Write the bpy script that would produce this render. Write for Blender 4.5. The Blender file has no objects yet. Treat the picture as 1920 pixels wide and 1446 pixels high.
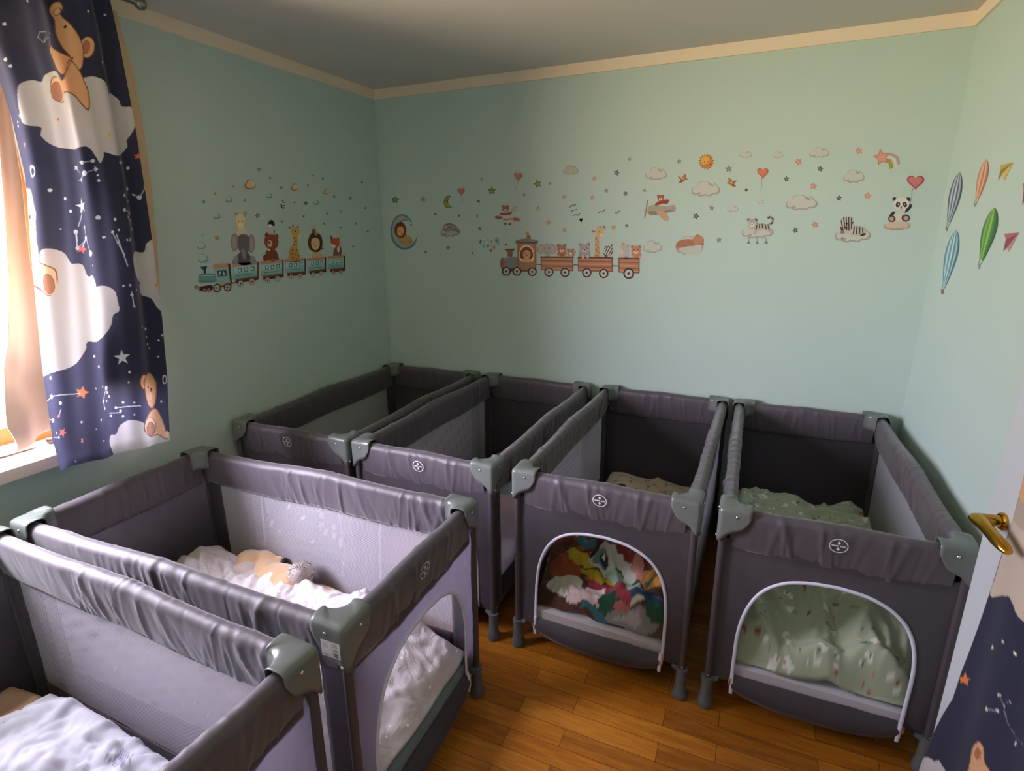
import bpy, bmesh, math, random
import numpy as np
from mathutils import Vector, Matrix, noise

S = bpy.context.scene
COL = S.collection
PI = math.pi

# ------------------------------------------------------------------ camera (a phone held at 1.58 m, looking into the back left corner)
CAM = np.array([2.1762, -2.9252, 1.5837]); YAW, PITCH, ROLL, FPX = -0.4200, 0.2723, -0.0072, 1034.2
ROOM_W, BAND_Z, CEIL_Z = 2.834, 2.3295, 2.381
_f = np.array([math.sin(YAW)*math.cos(PITCH), math.cos(YAW)*math.cos(PITCH), -math.sin(PITCH)])
_r0 = np.array([math.cos(YAW), -math.sin(YAW), 0.0]); _u0 = np.cross(_r0, _f)
_r = math.cos(ROLL)*_r0 + math.sin(ROLL)*_u0; _u = -math.sin(ROLL)*_r0 + math.cos(ROLL)*_u0
cd = bpy.data.cameras.new('camera'); cam = bpy.data.objects.new('camera', cd); COL.objects.link(cam)
cd.sensor_width = 36.0; cd.lens = 36.0*FPX/1920.0; cd.clip_start = 0.02
cam.matrix_world = Matrix(((_r[0], _u[0], -_f[0], CAM[0]), (_r[1], _u[1], -_f[1], CAM[1]), (_r[2], _u[2], -_f[2], CAM[2]), (0, 0, 0, 1)))
S.camera = cam

def on_plane(px, py, n, d):
    "the point of the plane n.P = d that a photo measurement (1920 x 1446) refers to"
    v = _f + _r*(px-960.0)/FPX - _u*(py-723.0)/FPX
    n = np.array(n, float)
    return CAM + v*(d - n@CAM)/(n@v)

# ------------------------------------------------------------------ object helpers
def link(o, parent=None):
    COL.objects.link(o)
    if parent is not None: o.parent = parent
    return o
def tag(o, label=None, cat=None, group=None, kind=None):
    for k, v in (('label', label), ('category', cat), ('group', group), ('kind', kind)):
        if v: o[k] = v
    return o
def empty(name, loc=(0, 0, 0), rz=0.0):
    o = bpy.data.objects.new(name, None); o.empty_display_size = .1
    o.location = loc; o.rotation_euler = (0, 0, rz)
    return link(o)
def make(name, verts, faces, mats, parent=None, smooth=True, mat_idx=None, uv=None, loc=None, rot=None):
    me = bpy.data.meshes.new(name)
    me.from_pydata([tuple(map(float, v)) for v in verts], [], [tuple(f) for f in faces])
    if not isinstance(mats, (list, tuple)): mats = [mats]
    for m in mats: me.materials.append(m)
    if mat_idx is not None: me.polygons.foreach_set('material_index', np.array(mat_idx, np.int32))
    if smooth: me.polygons.foreach_set('use_smooth', np.ones(len(me.polygons), bool))
    if uv is not None:
        l = me.uv_layers.new(name='UVMap'); vi = np.zeros(len(me.loops), np.int32); me.loops.foreach_get('vertex_index', vi)
        l.data.foreach_set('uv', np.array(uv, np.float32)[vi].ravel())
    me.update()
    o = bpy.data.objects.new(name, me)
    if loc is not None: o.location = loc
    if rot is not None: o.rotation_euler = rot
    return link(o, parent)
def grid_faces(n, m, closed_m=False, off=0, flip=False):
    F = []
    for i in range(n-1):
        for j in range(m if closed_m else m-1):
            a = off+i*m+j; b = off+i*m+(j+1) % m; c = off+(i+1)*m+(j+1) % m; d = off+(i+1)*m+j
            F.append((a, d, c, b) if flip else (a, b, c, d))
    return F
class MB:
    "collects simple solids into one mesh"
    def __init__(s): s.v = []; s.f = []; s.mi = []
    def add(s, v, f, mi=0):
        o = len(s.v); s.v += [tuple(map(float, x)) for x in v]; s.f += [tuple(i+o for i in q) for q in f]; s.mi += [mi]*len(f); return s
    def box(s, lo, hi, mi=0, bev=0.0, seg=2):
        bm = bmesh.new(); bmesh.ops.create_cube(bm, size=1)
        for v in bm.verts: v.co = Vector([lo[k]+(v.co[k]+.5)*(hi[k]-lo[k]) for k in range(3)])
        if bev > 0: bmesh.ops.bevel(bm, geom=bm.edges[:], offset=bev, segments=seg, affect='EDGES', profile=.5)
        bm.verts.index_update()
        s.add([v.co for v in bm.verts], [[v.index for v in f.verts] for f in bm.faces], mi); bm.free(); return s
    def tube(s, pts, rad, n=10, mi=0, cap=True, flat=1.0):
        pts = [np.array(p, float) for p in pts]; rads = rad if isinstance(rad, (list, tuple, np.ndarray)) else [rad]*len(pts)
        V = []; ref = None
        for i, p in enumerate(pts):
            t = pts[min(i+1, len(pts)-1)]-pts[max(i-1, 0)]; t = t/(np.linalg.norm(t)+1e-12)
            if ref is None:
                ref = np.cross(t, [0, 0, 1.0]) if abs(t[2]) < .9 else np.cross(t, [0, 1.0, 0])
            a = ref - t*(ref@t); a /= np.linalg.norm(a)+1e-12; ref = a; b = np.cross(t, a)
            for k in range(n):
                th = 2*PI*k/n; V.append(p+rads[i]*(a*math.cos(th)+b*math.sin(th)*flat))
        F = grid_faces(len(pts), n, True)
        if cap: F.append(tuple(range(n))[::-1]); F.append(tuple((len(pts)-1)*n+k for k in range(n)))
        return s.add(V, F, mi)
    def lathe(s, prof, c=(0, 0, 0), n=20, axis='z', mi=0):
        V = []
        for r, h in prof:
            for k in range(n):
                x, y = r*math.cos(2*PI*k/n), r*math.sin(2*PI*k/n)
                V.append({'z': (c[0]+x, c[1]+y, c[2]+h), 'y': (c[0]+x, c[1]+h, c[2]-y), 'x': (c[0]+h, c[1]+x, c[2]+y)}[axis])
        F = grid_faces(len(prof), n, True); F.append(tuple(range(n))[::-1]); F.append(tuple((len(prof)-1)*n+k for k in range(n)))
        return s.add(V, F, mi)
    def ball(s, c, r, n=14, m=9, rot=None, mi=0):
        r = (r, r, r) if not isinstance(r, (tuple, list)) else r
        V = []
        for i in range(m+1):
            th = PI*i/m
            for k in range(n):
                ph = 2*PI*k/n; p = Vector((r[0]*math.sin(th)*math.cos(ph), r[1]*math.sin(th)*math.sin(ph), r[2]*math.cos(th)))
                if rot is not None: p = rot @ p
                V.append((c[0]+p[0], c[1]+p[1], c[2]+p[2]))
        return s.add(V, grid_faces(m+1, n, True, flip=True), mi)
    def build(s, name, mats, parent=None, smooth=True, **k):
        o = make(name, s.v, s.f, mats, parent, smooth, s.mi, **k)
        bm = bmesh.new(); bm.from_mesh(o.data); bmesh.ops.remove_doubles(bm, verts=bm.verts[:], dist=1e-6)
        bmesh.ops.recalc_face_normals(bm, faces=bm.faces[:])
        if smooth:
            for e in bm.edges: e.smooth = not (len(e.link_faces) == 2 and e.calc_face_angle(0) > math.radians(42))
        bm.to_mesh(o.data); bm.free(); return o
def copy_tree(o, parent=None):
    c = o.copy(); COL.objects.link(c); c.parent = parent
    for ch in list(o.children): copy_tree(ch, c)
    return c

# ------------------------------------------------------------------ materials
def lin(h):
    if isinstance(h, str):
        h = h.lstrip('#'); t = [int(h[i:i+2], 16)/255 for i in (0, 2, 4)]
    else: t = h
    return [((c+.055)/1.055)**2.4 if c > .04045 else c/12.92 for c in t]
class NT:
    def __init__(s, name):
        s.m = bpy.data.materials.new(name); s.m.use_nodes = True; s.t = s.m.node_tree; s.t.nodes.clear()
        s.out = s.n('ShaderNodeOutputMaterial')
    def n(s, typ, **k):
        nd = s.t.nodes.new(typ)
        for a, v in k.items():
            if a.startswith('_'): nd.inputs[int(a[1:]) if a[1:].isdigit() else a[1:]].default_value = v
            else: setattr(nd, a, v)
        return nd
    def l(s, a, b): s.t.links.new(a, b)
    def bsdf(s, color=None, rough=.5, spec=.5, **k):
        b = s.n('ShaderNodeBsdfPrincipled')
        if color is not None: b.inputs['Base Color'].default_value = (*color, 1)
        b.inputs['Roughness'].default_value = rough; b.inputs['Specular IOR Level'].default_value = spec
        for a, v in k.items(): b.inputs[a.replace('_', ' ')].default_value = v
        s.l(b.outputs[0], s.out.inputs[0]); s.b = b; return b
    def math(s, op, a, b=None, c=None, clamp=False):
        nd = s.n('ShaderNodeMath', operation=op, use_clamp=clamp)
        for i, v in enumerate((a, b, c)):
            if v is None: continue
            if isinstance(v, (int, float)): nd.inputs[i].default_value = v
            else: s.l(v, nd.inputs[i])
        return nd.outputs[0]
    def noise(s, vec, scale, detail=3, rough=.5, dist=0):
        nd = s.n('ShaderNodeTexNoise'); nd.inputs['Scale'].default_value = scale; nd.inputs['Detail'].default_value = detail
        nd.inputs['Roughness'].default_value = rough; nd.inputs['Distortion'].default_value = dist
        if vec is not None: s.l(vec, nd.inputs['Vector'])
        return nd.outputs[0]
    def coord(s, which='Object', scale=None):
        c = s.n('ShaderNodeTexCoord').outputs[which]
        if scale:
            mp = s.n('ShaderNodeMapping'); mp.inputs['Scale'].default_value = scale; s.l(c, mp.inputs['Vector']); c = mp.outputs[0]
        return c
    def ramp(s, fac, stops):
        r = s.n('ShaderNodeValToRGB'); e = r.color_ramp.elements
        while len(e) < len(stops): e.new(.5)
        for k, (p, c) in zip(e, stops): k.position = p; k.color = (*c, 1)
        s.l(fac, r.inputs[0]); return r.outputs[0]
    def bump(s, h, strength=.3, dist=.002, chain=None):
        b = s.n('ShaderNodeBump'); b.inputs['Strength'].default_value = strength; b.inputs['Distance'].default_value = dist
        s.l(h, b.inputs['Height'])
        if chain is not None: s.l(chain, b.inputs['Normal'])
        return b.outputs[0]
    def mix(s, fac, a, b):
        m = s.n('ShaderNodeMix', data_type='RGBA')
        for sock, v in ((m.inputs[0], fac), (m.inputs[6], a), (m.inputs[7], b)):
            if isinstance(v, (int, float)): sock.default_value = v
            elif isinstance(v, (tuple, list)): sock.default_value = (*v, 1) if len(v) == 3 else v
            else: s.l(v, sock)
        return m.outputs[2]

def m_paint(name, hexc, rough=.85, mottling=.02):
    t = NT(name); c = lin(hexc); b = t.bsdf(None, rough, .25)
    n1 = t.noise(t.coord(), 1.6, 3); n2 = t.noise(t.coord(), 260, 2)
    t.l(t.mix(n1, [v*(1-mottling) for v in c], [min(1, v*(1+mottling)) for v in c]), b.inputs['Base Color'])
    t.l(t.bump(n2, .12, .001), b.inputs['Normal']); return t.m
def m_plain(name, hexc, rough=.5, spec=.5, bump=0, bscale=200, **k):
    t = NT(name); b = t.bsdf(lin(hexc), rough, spec, **k)
    if bump: t.l(t.bump(t.noise(t.coord(), bscale, 3), bump, .001), b.inputs['Normal'])
    return t.m
def m_fabric(name, hexc, rough=.5, sheen=.3, weave=900, wr=.35, wscale=(9, 9, 9), wdist=.004, spec=.4, var=.06, tl=0.0, tcol=None):
    t = NT(name); c = lin(hexc); b = t.bsdf(None, rough, spec); b.inputs['Sheen Weight'].default_value = sheen; b.inputs['Sheen Roughness'].default_value = .4
    n0 = t.noise(t.coord('Object', wscale), 1.0, 4, .55, .6); n1 = t.noise(t.coord(), weave, 1)
    t.l(t.mix(n0, [v*(1-var) for v in c], [v*(1+var) for v in c]), b.inputs['Base Color'])
    bn = t.bump(n0, wr, wdist, t.bump(n1, .15, .0006)); t.l(bn, b.inputs['Normal'])
    if tl:
        tr = t.n('ShaderNodeBsdfTranslucent'); tr.inputs[0].default_value = (*lin(tcol), 1); mx = t.n('ShaderNodeMixShader'); mx.inputs[0].default_value = tl
        t.l(b.outputs[0], mx.inputs[1]); t.l(tr.outputs[0], mx.inputs[2]); t.l(mx.outputs[0], t.out.inputs[0])
    return t.m
def m_vcol(name, rough=.7, spec=.3, translucent=0.0, bump=.15, sheen=0, weave=700, glowcol=0):
    "a printed surface: the print's flat colours sit in the mesh's colour attribute"
    t = NT(name); a = t.n('ShaderNodeAttribute', attribute_name='print'); b = t.bsdf(None, rough, spec); b.inputs['Sheen Weight'].default_value = sheen
    t.l(a.outputs['Color'], b.inputs['Base Color'])
    n1 = t.noise(t.coord(), weave, 2)
    if bump: t.l(t.bump(n1, bump, .0006), b.inputs['Normal'])
    if translucent:
        tr = t.n('ShaderNodeBsdfTranslucent'); t.l(t.mix(glowcol, a.outputs['Color'], (.55, .55, .88)) if glowcol else a.outputs['Color'], tr.inputs[0]); mx = t.n('ShaderNodeMixShader'); mx.inputs[0].default_value = translucent
        t.l(b.outputs[0], mx.inputs[1]); t.l(tr.outputs[0], mx.inputs[2]); t.l(mx.outputs[0], t.out.inputs[0])
    return t.m
def m_mesh():
    "see-through knitted net: threads and holes about 4 mm apart"
    t = NT('cot_netting'); uv = t.n('ShaderNodeTexCoord').outputs['UV']
    mp = t.n('ShaderNodeMapping'); mp.inputs['Scale'].default_value = (1/.0050, 1/.0043, 1); t.l(uv, mp.inputs[0])
    sx = t.n('ShaderNodeSeparateXYZ'); t.l(mp.outputs[0], sx.inputs[0])
    row = t.math('FLOOR', sx.outputs[1]); odd = t.math('MULTIPLY', t.math('MODULO', row, 2.0), .5)
    fx = t.math('SUBTRACT', t.math('FRACT', t.math('ADD', sx.outputs[0], odd)), .5); fy = t.math('SUBTRACT', t.math('FRACT', sx.outputs[1]), .5)
    d = t.math('SQRT', t.math('ADD', t.math('MULTIPLY', fx, fx), t.math('MULTIPLY', fy, fy)))
    hole = t.math('LESS_THAN', d, .345)
    b = t.bsdf(lin('#d9d4e0'), .75, .2)
    tl = t.n('ShaderNodeBsdfTranslucent'); tl.inputs[0].default_value = (*lin('#d9d4e0'), 1); m0 = t.n('ShaderNodeMixShader'); m0.inputs[0].default_value = .3
    t.l(b.outputs[0], m0.inputs[1]); t.l(tl.outputs[0], m0.inputs[2])
    tr = t.n('ShaderNodeBsdfTransparent'); mx = t.n('ShaderNodeMixShader'); t.l(hole, mx.inputs[0]); t.l(m0.outputs[0], mx.inputs[1]); t.l(tr.outputs[0], mx.inputs[2])
    t.l(mx.outputs[0], t.out.inputs[0]); return t.m
def m_floor():
    t = NT('oak_parquet'); co = t.n('ShaderNodeTexCoord').outputs['Object']
    br = t.n('ShaderNodeTexBrick', offset=.37, offset_frequency=2, squash=1.0); br.inputs['Scale'].default_value = 1.0
    br.inputs['Brick Width'].default_value = .46; br.inputs['Row Height'].default_value = .0705; br.inputs['Mortar Size'].default_value = .0011
    br.inputs['Mortar Smooth'].default_value = .6; br.inputs['Bias'].default_value = 0
    br.inputs['Color1'].default_value = (0, 0, 0, 1); br.inputs['Color2'].default_value = (1, 1, 1, 1); br.inputs['Mortar'].default_value = (.5, .5, .5, 1)
    mp0 = t.n('ShaderNodeMapping'); mp0.inputs['Location'].default_value = (.1, 1.393, 0); t.l(co, mp0.inputs[0]); t.l(mp0.outputs[0], br.inputs['Vector'])
    tone = t.n('ShaderNodeSeparateColor'); t.l(br.outputs['Color'], tone.inputs[0])
    sh = t.n('ShaderNodeCombineXYZ'); t.l(t.math('MULTIPLY', tone.outputs[0], 7.3), sh.inputs[0]); t.l(t.math('MULTIPLY', tone.outputs[0], 3.1), sh.inputs[1])
    va = t.n('ShaderNodeVectorMath', operation='ADD'); t.l(co, va.inputs[0]); t.l(sh.outputs[0], va.inputs[1])
    mp = t.n('ShaderNodeMapping'); mp.inputs['Scale'].default_value = (2.4, 26, 1); t.l(va.outputs[0], mp.inputs[0])
    g1 = t.noise(mp.outputs[0], 1.5, 6, .62, 1.2)
    mp2 = t.n('ShaderNodeMapping'); mp2.inputs['Scale'].default_value = (14, 150, 1); t.l(va.outputs[0], mp2.inputs[0]); g2 = t.noise(mp2.outputs[0], 1.0, 3, .6)
    wood = t.ramp(t.math('ADD', t.math('MULTIPLY', g1, .7), t.math('MULTIPLY', tone.outputs[0], .30)), [(.18, lin('#7d4614')), (.5, lin('#b8701f')), (.85, lin('#d89636'))])
    wood = t.mix(t.math('MULTIPLY', t.math('SUBTRACT', g2, .42, clamp=True), 1.2), wood, lin('#5b3210'))
    wood = t.mix(br.outputs['Fac'], wood, lin('#3a200b'))
    b = t.bsdf(None, .38, .4); t.l(wood, b.inputs['Base Color'])
    t.l(t.math('ADD', .33, t.math('MULTIPLY', g1, .16)), b.inputs['Roughness'])
    t.l(t.bump(t.math('SUBTRACT', t.math('MULTIPLY', g2, .25), br.outputs['Fac']), .25, .0012), b.inputs['Normal']); return t.m

M = {}
M['wall'] = m_paint('mint_wall_paint', '#bacdc7')
M['ceiling'] = m_paint('white_ceiling_paint', '#c9c6c0')
M['band'] = m_paint('cream_cornice_paint', '#ead9c2')
M['floor'] = m_floor()
M['base'] = m_plain('baseboard_wood', '#8f7a5c', .5)
M['cot'] = m_fabric('cot_grey_polyester', '#504a51', .46, .2, 1100, .22, (7, 7, 7), .006, .4, .06, .30, '#8f8799')
M['rail'] = m_fabric('cot_rail_satin', '#534c54', .50, .35, 1200, .3, (26, 26, 5), .003, .5)
M['railn'] = M['rail']
M['trimdark'] = m_plain('cot_dark_binding', '#4a454c', .6)
M['cap'] = m_plain('grey_moulded_plastic', '#6b716e', .22, .55, .04, 500)
M['leg'] = m_plain('dark_painted_tube', '#4b454a', .3, .5)
M['foot'] = m_plain('grey_rubber_foot', '#5c6163', .34, .5, .05, 400)
M['piping'] = m_plain('dark_seam_piping', '#2c282e', .6)
M['screw'] = m_plain('bright_screw_steel', '#e8e8e6', .18, .6, Metallic=1.0)
M['zip'] = m_plain('white_zip_tape', '#dcdcf0', .6)
M['logo'] = m_plain('white_print', '#e6e6e8', .6)
M['net'] = m_mesh()
M['mattress_grey'] = m_fabric('mattress_grey_jersey', '#b9b3b6', .85, .3, 600, .3, (30, 30, 30), .002, .2, .12)
M['mattress_lilac'] = m_fabric('mattress_lilac_sheet', '#c0bcc6', .8, .3, 800, .3, (12, 12, 12), .004, .2, .05)
M['mattress_blue'] = m_fabric('mattress_slate_sheet', '#74838a', .8, .3, 800, .25, (10, 10, 10), .004, .2, .05)
M['label'] = m_vcol('printed_paper_label', .5, .4, 0, 0)
M['sticker'] = m_vcol('matt_vinyl_sticker', .6, .3, 0, 0)
# ------------------------------------------------------------------ the room
NEAR_Y = -3.32
WIN_Y0, WIN_Y1, WIN_Z0, WIN_Z1 = -2.86, -1.79, .877, 2.12     # window opening in the left wall
DOOR_Y0, DOOR_Y1, DOOR_Z = -3.22, -2.36, 2.02                 # doorway in the right wall
def struct(name, mb, mats, label=None, parent=None):
    o = mb.build(name, mats, parent, smooth=False)
    if parent is None: tag(o, label, kind='structure')
    return o
WT = .19
struct('floor', MB().box((-.26, NEAR_Y-.2, -.08), (ROOM_W+1.6, .2, 0)), M['floor'], 'orange brown strip parquet floor')
struct('ceiling', MB().box((-.26, NEAR_Y-.2, CEIL_Z), (ROOM_W+1.6, .2, CEIL_Z+.1)), M['ceiling'], 'plain off white ceiling')
struct('wall_back', MB().box((-WT, 0, 0), (ROOM_W+.2, .2, CEIL_Z)), M['wall'], 'mint green back wall covered in animal stickers')
w = MB()
w.box((-WT, NEAR_Y, 0), (0, WIN_Y0, CEIL_Z)); w.box((-WT, WIN_Y1, 0), (0, 0, CEIL_Z))
w.box((-WT, WIN_Y0, 0), (0, WIN_Y1, WIN_Z0-.045)); w.box((-WT, WIN_Y0, WIN_Z1), (0, WIN_Y1, CEIL_Z))
struct('wall_left', w, M['wall'], 'mint green window wall with a blue train of stickers')
w = MB()
w.box((ROOM_W, DOOR_Y1, 0), (ROOM_W+.14, 0, CEIL_Z)); w.box((ROOM_W, NEAR_Y, 0), (ROOM_W+.14, DOOR_Y0, CEIL_Z)); w.box((ROOM_W, DOOR_Y0, DOOR_Z), (ROOM_W+.14, DOOR_Y1, CEIL_Z))
struct('wall_right', w, M['wall'], 'mint green right wall with balloon stickers')
struct('wall_near', MB().box((-WT, NEAR_Y-.2, 0), (ROOM_W+1.6, NEAR_Y, CEIL_Z)), M['wall'], 'mint green wall behind the camera')
# the hallway beyond the doorway
M['hall'] = m_paint('white_hall_paint', '#dcd8cf')
struct('wall_hall', MB().box((ROOM_W+1.4, NEAR_Y, 0), (ROOM_W+1.5, .1, CEIL_Z)).box((ROOM_W+.14, -1.0, 0), (ROOM_W+1.4, -.9, CEIL_Z)), M['hall'], 'white hallway wall beyond the doorway')
# cornice bands
BT = .012
struct('trim_back', MB().box((0, -BT, BAND_Z), (ROOM_W, 0, CEIL_Z)), M['band'], 'cream painted cornice strip on the back wall')
struct('trim_left', MB().box((0, NEAR_Y, BAND_Z), (BT, -BT, CEIL_Z)), M['band'], 'cream painted cornice strip on the left wall')
struct('trim_right', MB().box((ROOM_W-BT, NEAR_Y, BAND_Z), (ROOM_W, -BT, CEIL_Z)), M['band'], 'cream painted cornice strip on the right wall')
for nm, lo, hi in (('baseboard_back', (0, -.016, 0), (ROOM_W, 0, .06)), ('baseboard_left', (0, NEAR_Y, 0), (.016, -.016, .06)), ('baseboard_right', (ROOM_W-.016, DOOR_Y1+.08, 0), (ROOM_W, -.016, .06))):
    struct(nm, MB().box(lo, hi, 0, .004), M['base'], 'low wooden skirting along the '+nm[10:]+' wall')

# ------------------------------------------------------------------ window with sill
M['sill'] = m_plain('cream_stone_sill', '#d8c8bb', .35, .5, .03, 60)
M['frame'] = m_plain('orange_wood_frame', '#b8662a', .4, .5, .06, 90)
MUL = -2.74
win = struct('window_1', MB().box((-.165, WIN_Y0, WIN_Z0), (-.12, WIN_Y0+.05, WIN_Z1)).box((-.165, WIN_Y1-.06, WIN_Z0), (-.12, WIN_Y1, WIN_Z1))
    .box((-.165, WIN_Y0+.05, WIN_Z0), (-.12, WIN_Y1-.06, WIN_Z0+.075)).box((-.165, WIN_Y0+.05, WIN_Z1-.06), (-.12, WIN_Y1-.06, WIN_Z1)).box((-.16, MUL-.03, WIN_Z0+.075), (-.125, MUL+.03, WIN_Z1-.06)), M['frame'], 'orange brown wooden window behind the curtains')
g = NT('window_glass'); gb = g.n('ShaderNodeBsdfTransparent'); gg = g.n('ShaderNodeBsdfGlossy'); gg.inputs['Roughness'].default_value = .02
gm = g.n('ShaderNodeMixShader'); gm.inputs[0].default_value = .04; g.l(gb.outputs[0], gm.inputs[1]); g.l(gg.outputs[0], gm.inputs[2]); g.l(gm.outputs[0], g.out.inputs[0])
struct('pane', MB().box((-.145, WIN_Y0+.05, WIN_Z0+.075), (-.139, MUL-.03, WIN_Z1-.06)), g.m, parent=win)
struct('pane', MB().box((-.145, MUL+.03, WIN_Z0+.075), (-.139, WIN_Y1-.06, WIN_Z1-.06)), g.m, parent=win)
sill = MB().box((-.12, WIN_Y0+.001, WIN_Z0-.042), (.0, WIN_Y1-.001, WIN_Z0)).box((0, WIN_Y0-.05, WIN_Z0-.042), (.088, WIN_Y1+.05, WIN_Z0), 0, .004)
tag(sill.build('window_sill', M['sill'], None), 'cream window sill with a squared front edge', kind='structure')

# ------------------------------------------------------------------ daylight and an added hallway fill light
wd = bpy.data.worlds.new('daylight'); S.world = wd; wd.use_nodes = True; nt = wd.node_tree; nt.nodes.clear()
wo = nt.nodes.new('ShaderNodeOutputWorld'); bg = nt.nodes.new('ShaderNodeBackground'); tc = nt.nodes.new('ShaderNodeTexCoord'); sp = nt.nodes.new('ShaderNodeSeparateXYZ')
rp = nt.nodes.new('ShaderNodeValToRGB'); mr = nt.nodes.new('ShaderNodeMapRange'); mr.inputs[1].default_value = -1; mr.inputs[2].default_value = 1
nt.links.new(tc.outputs['Generated'], sp.inputs[0]); nt.links.new(sp.outputs[2], mr.inputs[0]); nt.links.new(mr.outputs[0], rp.inputs[0])
SKY, SUN_AZ = 43.0, 50.0
for el, (p, c) in zip([rp.color_ramp.elements[0], rp.color_ramp.elements[1]]+[rp.color_ramp.elements.new(q) for q in (.36, .485, .52, .62, .78)],
                      [(0, (.34, .26, .15)), (1, (.85, .81, 1.04)), (.36, (.66, .53, .34)), (.485, (1.05, .90, .64)), (.52, (.86, .82, .90)), (.62, (.92, .87, 1.03)), (.78, (1.12, 1.06, 1.32))]):
    el.position = p; el.color = (*c, 1)
# the sky and the ground below it are much brighter towards the hidden sun
vm = nt.nodes.new('ShaderNodeVectorMath'); vm.operation = 'MULTIPLY'; vm.inputs[1].default_value = (1, 1, 0); nt.links.new(tc.outputs['Generated'], vm.inputs[0])
vn = nt.nodes.new('ShaderNodeVectorMath'); vn.operation = 'NORMALIZE'; nt.links.new(vm.outputs[0], vn.inputs[0])
vd = nt.nodes.new('ShaderNodeVectorMath'); vd.operation = 'DOT_PRODUCT'; vd.inputs[1].default_value = (-math.cos(math.radians(SUN_AZ)), -math.sin(math.radians(SUN_AZ)), 0); nt.links.new(vn.outputs[0], vd.inputs[0])
def mth(op, a, b):
    m = nt.nodes.new('ShaderNodeMath'); m.operation = op
    for k, v in enumerate((a, b)):
        if isinstance(v, (int, float)): m.inputs[k].default_value = v
        else: nt.links.new(v, m.inputs[k])
    return m.outputs[0]
glow = mth('MULTIPLY', mth('ADD', .60, mth('MULTIPLY', mth('POWER', mth('MAXIMUM', vd.outputs['Value'], 0.0), 14.0), 1.5)), SKY)
nt.links.new(glow, bg.inputs[1]); nt.links.new(rp.outputs[0], bg.inputs[0]); nt.links.new(bg.outputs[0], wo.inputs[0])
pl = bpy.data.lights.new('window_daylight', 'AREA'); pl.shape = 'RECTANGLE'; pl.size = WIN_Z1-WIN_Z0; pl.size_y = WIN_Y1-WIN_Y0; pl.cycles.is_portal = True
po = link(bpy.data.objects.new('window_daylight', pl)); po.location = (-.185, (WIN_Y0+WIN_Y1)/2, (WIN_Z0+WIN_Z1)/2); po.rotation_euler = (0, -PI/2, 0)
hl = bpy.data.lights.new('hallway_fill', 'AREA'); hl.shape = 'DISK'; hl.size = .35; hl.energy = 4; hl.color = (1, .86, .7)  # weak warm fill, added out of view to lift the cot fronts
ho = link(bpy.data.objects.new('hallway_fill', hl)); ho.location = (ROOM_W+.75, -2.6, CEIL_Z-.06)
S.view_settings.view_transform = 'Standard'; S.view_settings.look = 'None'; S.view_settings.exposure = 0.0; S.view_settings.gamma = 1.0; S.view_settings.use_curve_mapping = False
S.cycles.transparent_max_bounces = 40; S.cycles.max_bounces = 14; S.cycles.diffuse_bounces = 8; S.cycles.use_denoising = True
# ------------------------------------------------------------------ travel cots (long axis = local y, front with the zip door = local -y)
CL, CW, CH = 1.2485, .6553, .762
HX, HY = CW/2, CL/2
ARCH_W, ARCH_TOP = .24, .556
def folds(seed, n, lo, hi, amp=.0029):
    r = random.Random(seed); cl = [r.uniform(lo, hi) for _ in range(max(2, n//7))]
    return [((r.gauss(r.choice(cl), .07) if r.random() < .65 else r.uniform(lo, hi)), r.uniform(-.45, .45), r.uniform(.0028, .0085), amp*r.uniform(.25, 1.0)*r.choice((1, 1, -.6)), r.uniform(.25, 1.0)) for _ in range(n)]
def rail_mesh(name, A, B, inward, seed, nf, parent, wr=(0, 1), hump=.012):
    "padded sleeve over the top tube: round on top, narrowing to a seam 13 cm below"
    A = np.array(A, float); B = np.array(B, float); L = np.linalg.norm(B-A); t = (B-A)/L; q = np.array(inward, float)
    N = int(L/.0036); fl = folds(seed, nf, wr[0]*L, wr[1]*L); fi_ = folds(seed+50, nf, wr[0]*L, wr[1]*L)
    top = [(math.cos(a)*.0225, math.sin(a)*.0225) for a in np.linspace(0, PI, 11)]
    prof = [(.004, -.112), (.0068, -.102), (.0098, -.090), (.0130, -.076), (.0158, -.060), (.0186, -.042), (.0210, -.022)]
    sec = [(-x, z) for x, z in prof] + [(-c, s) for c, s in top] + [(x, z) for x, z in prof[::-1]]
    V = []; UV = []; seam = []
    for i in range(N+1):
        s = L*i/N; u = s/L; hz = hump*math.exp(-((u-.5)/.16)**2)
        sag = -.012*math.sin(PI*u); wv = .0022*noise.noise(Vector((s*7, seed, 0)))
        for k, (x, z) in enumerate(sec):
            d = 0.0; low = min(1.0, max(0.0, (-z+.03)/.1))
            for s0, sl, wd, am, ln in (fl if x < 0 else fi_):
                e = (s-s0-sl*(-z))/(wd*(1+.8*(1-low)))
                if -3 < e < 3: d += am*math.exp(-e*e)*max(0.0, 1-max(0, (1-low)-ln)*2.2)
            d += .0022*noise.noise(Vector((s*9, z*16, seed+(0 if x < 0 else 7))))+.0011*noise.noise(Vector((s*42, z*20, seed+5)))
            sg = 1 if x > 0 else -1
            p = A+t*s+q*(x+sg*(d if z < .008 else d*.25))+np.array([0, 0, CH-.0255-.006+z+hz+(d*.6 if z > .008 else 0)+(sag+wv)*max(0, -z/.112)])
            V.append(p); UV.append((s, z))
        seam.append(A+t*s+np.array([0, 0, CH-.0255-.006-.1125+hz+sag+wv]))
    n = len(sec); F = grid_faces(N+1, n, True)
    o = make(name, V, F, M['rail'], parent, True, uv=UV)
    MB().tube(seam[::4], .0034, 8).build('seam_piping', M['piping'], o)
    return o
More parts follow.
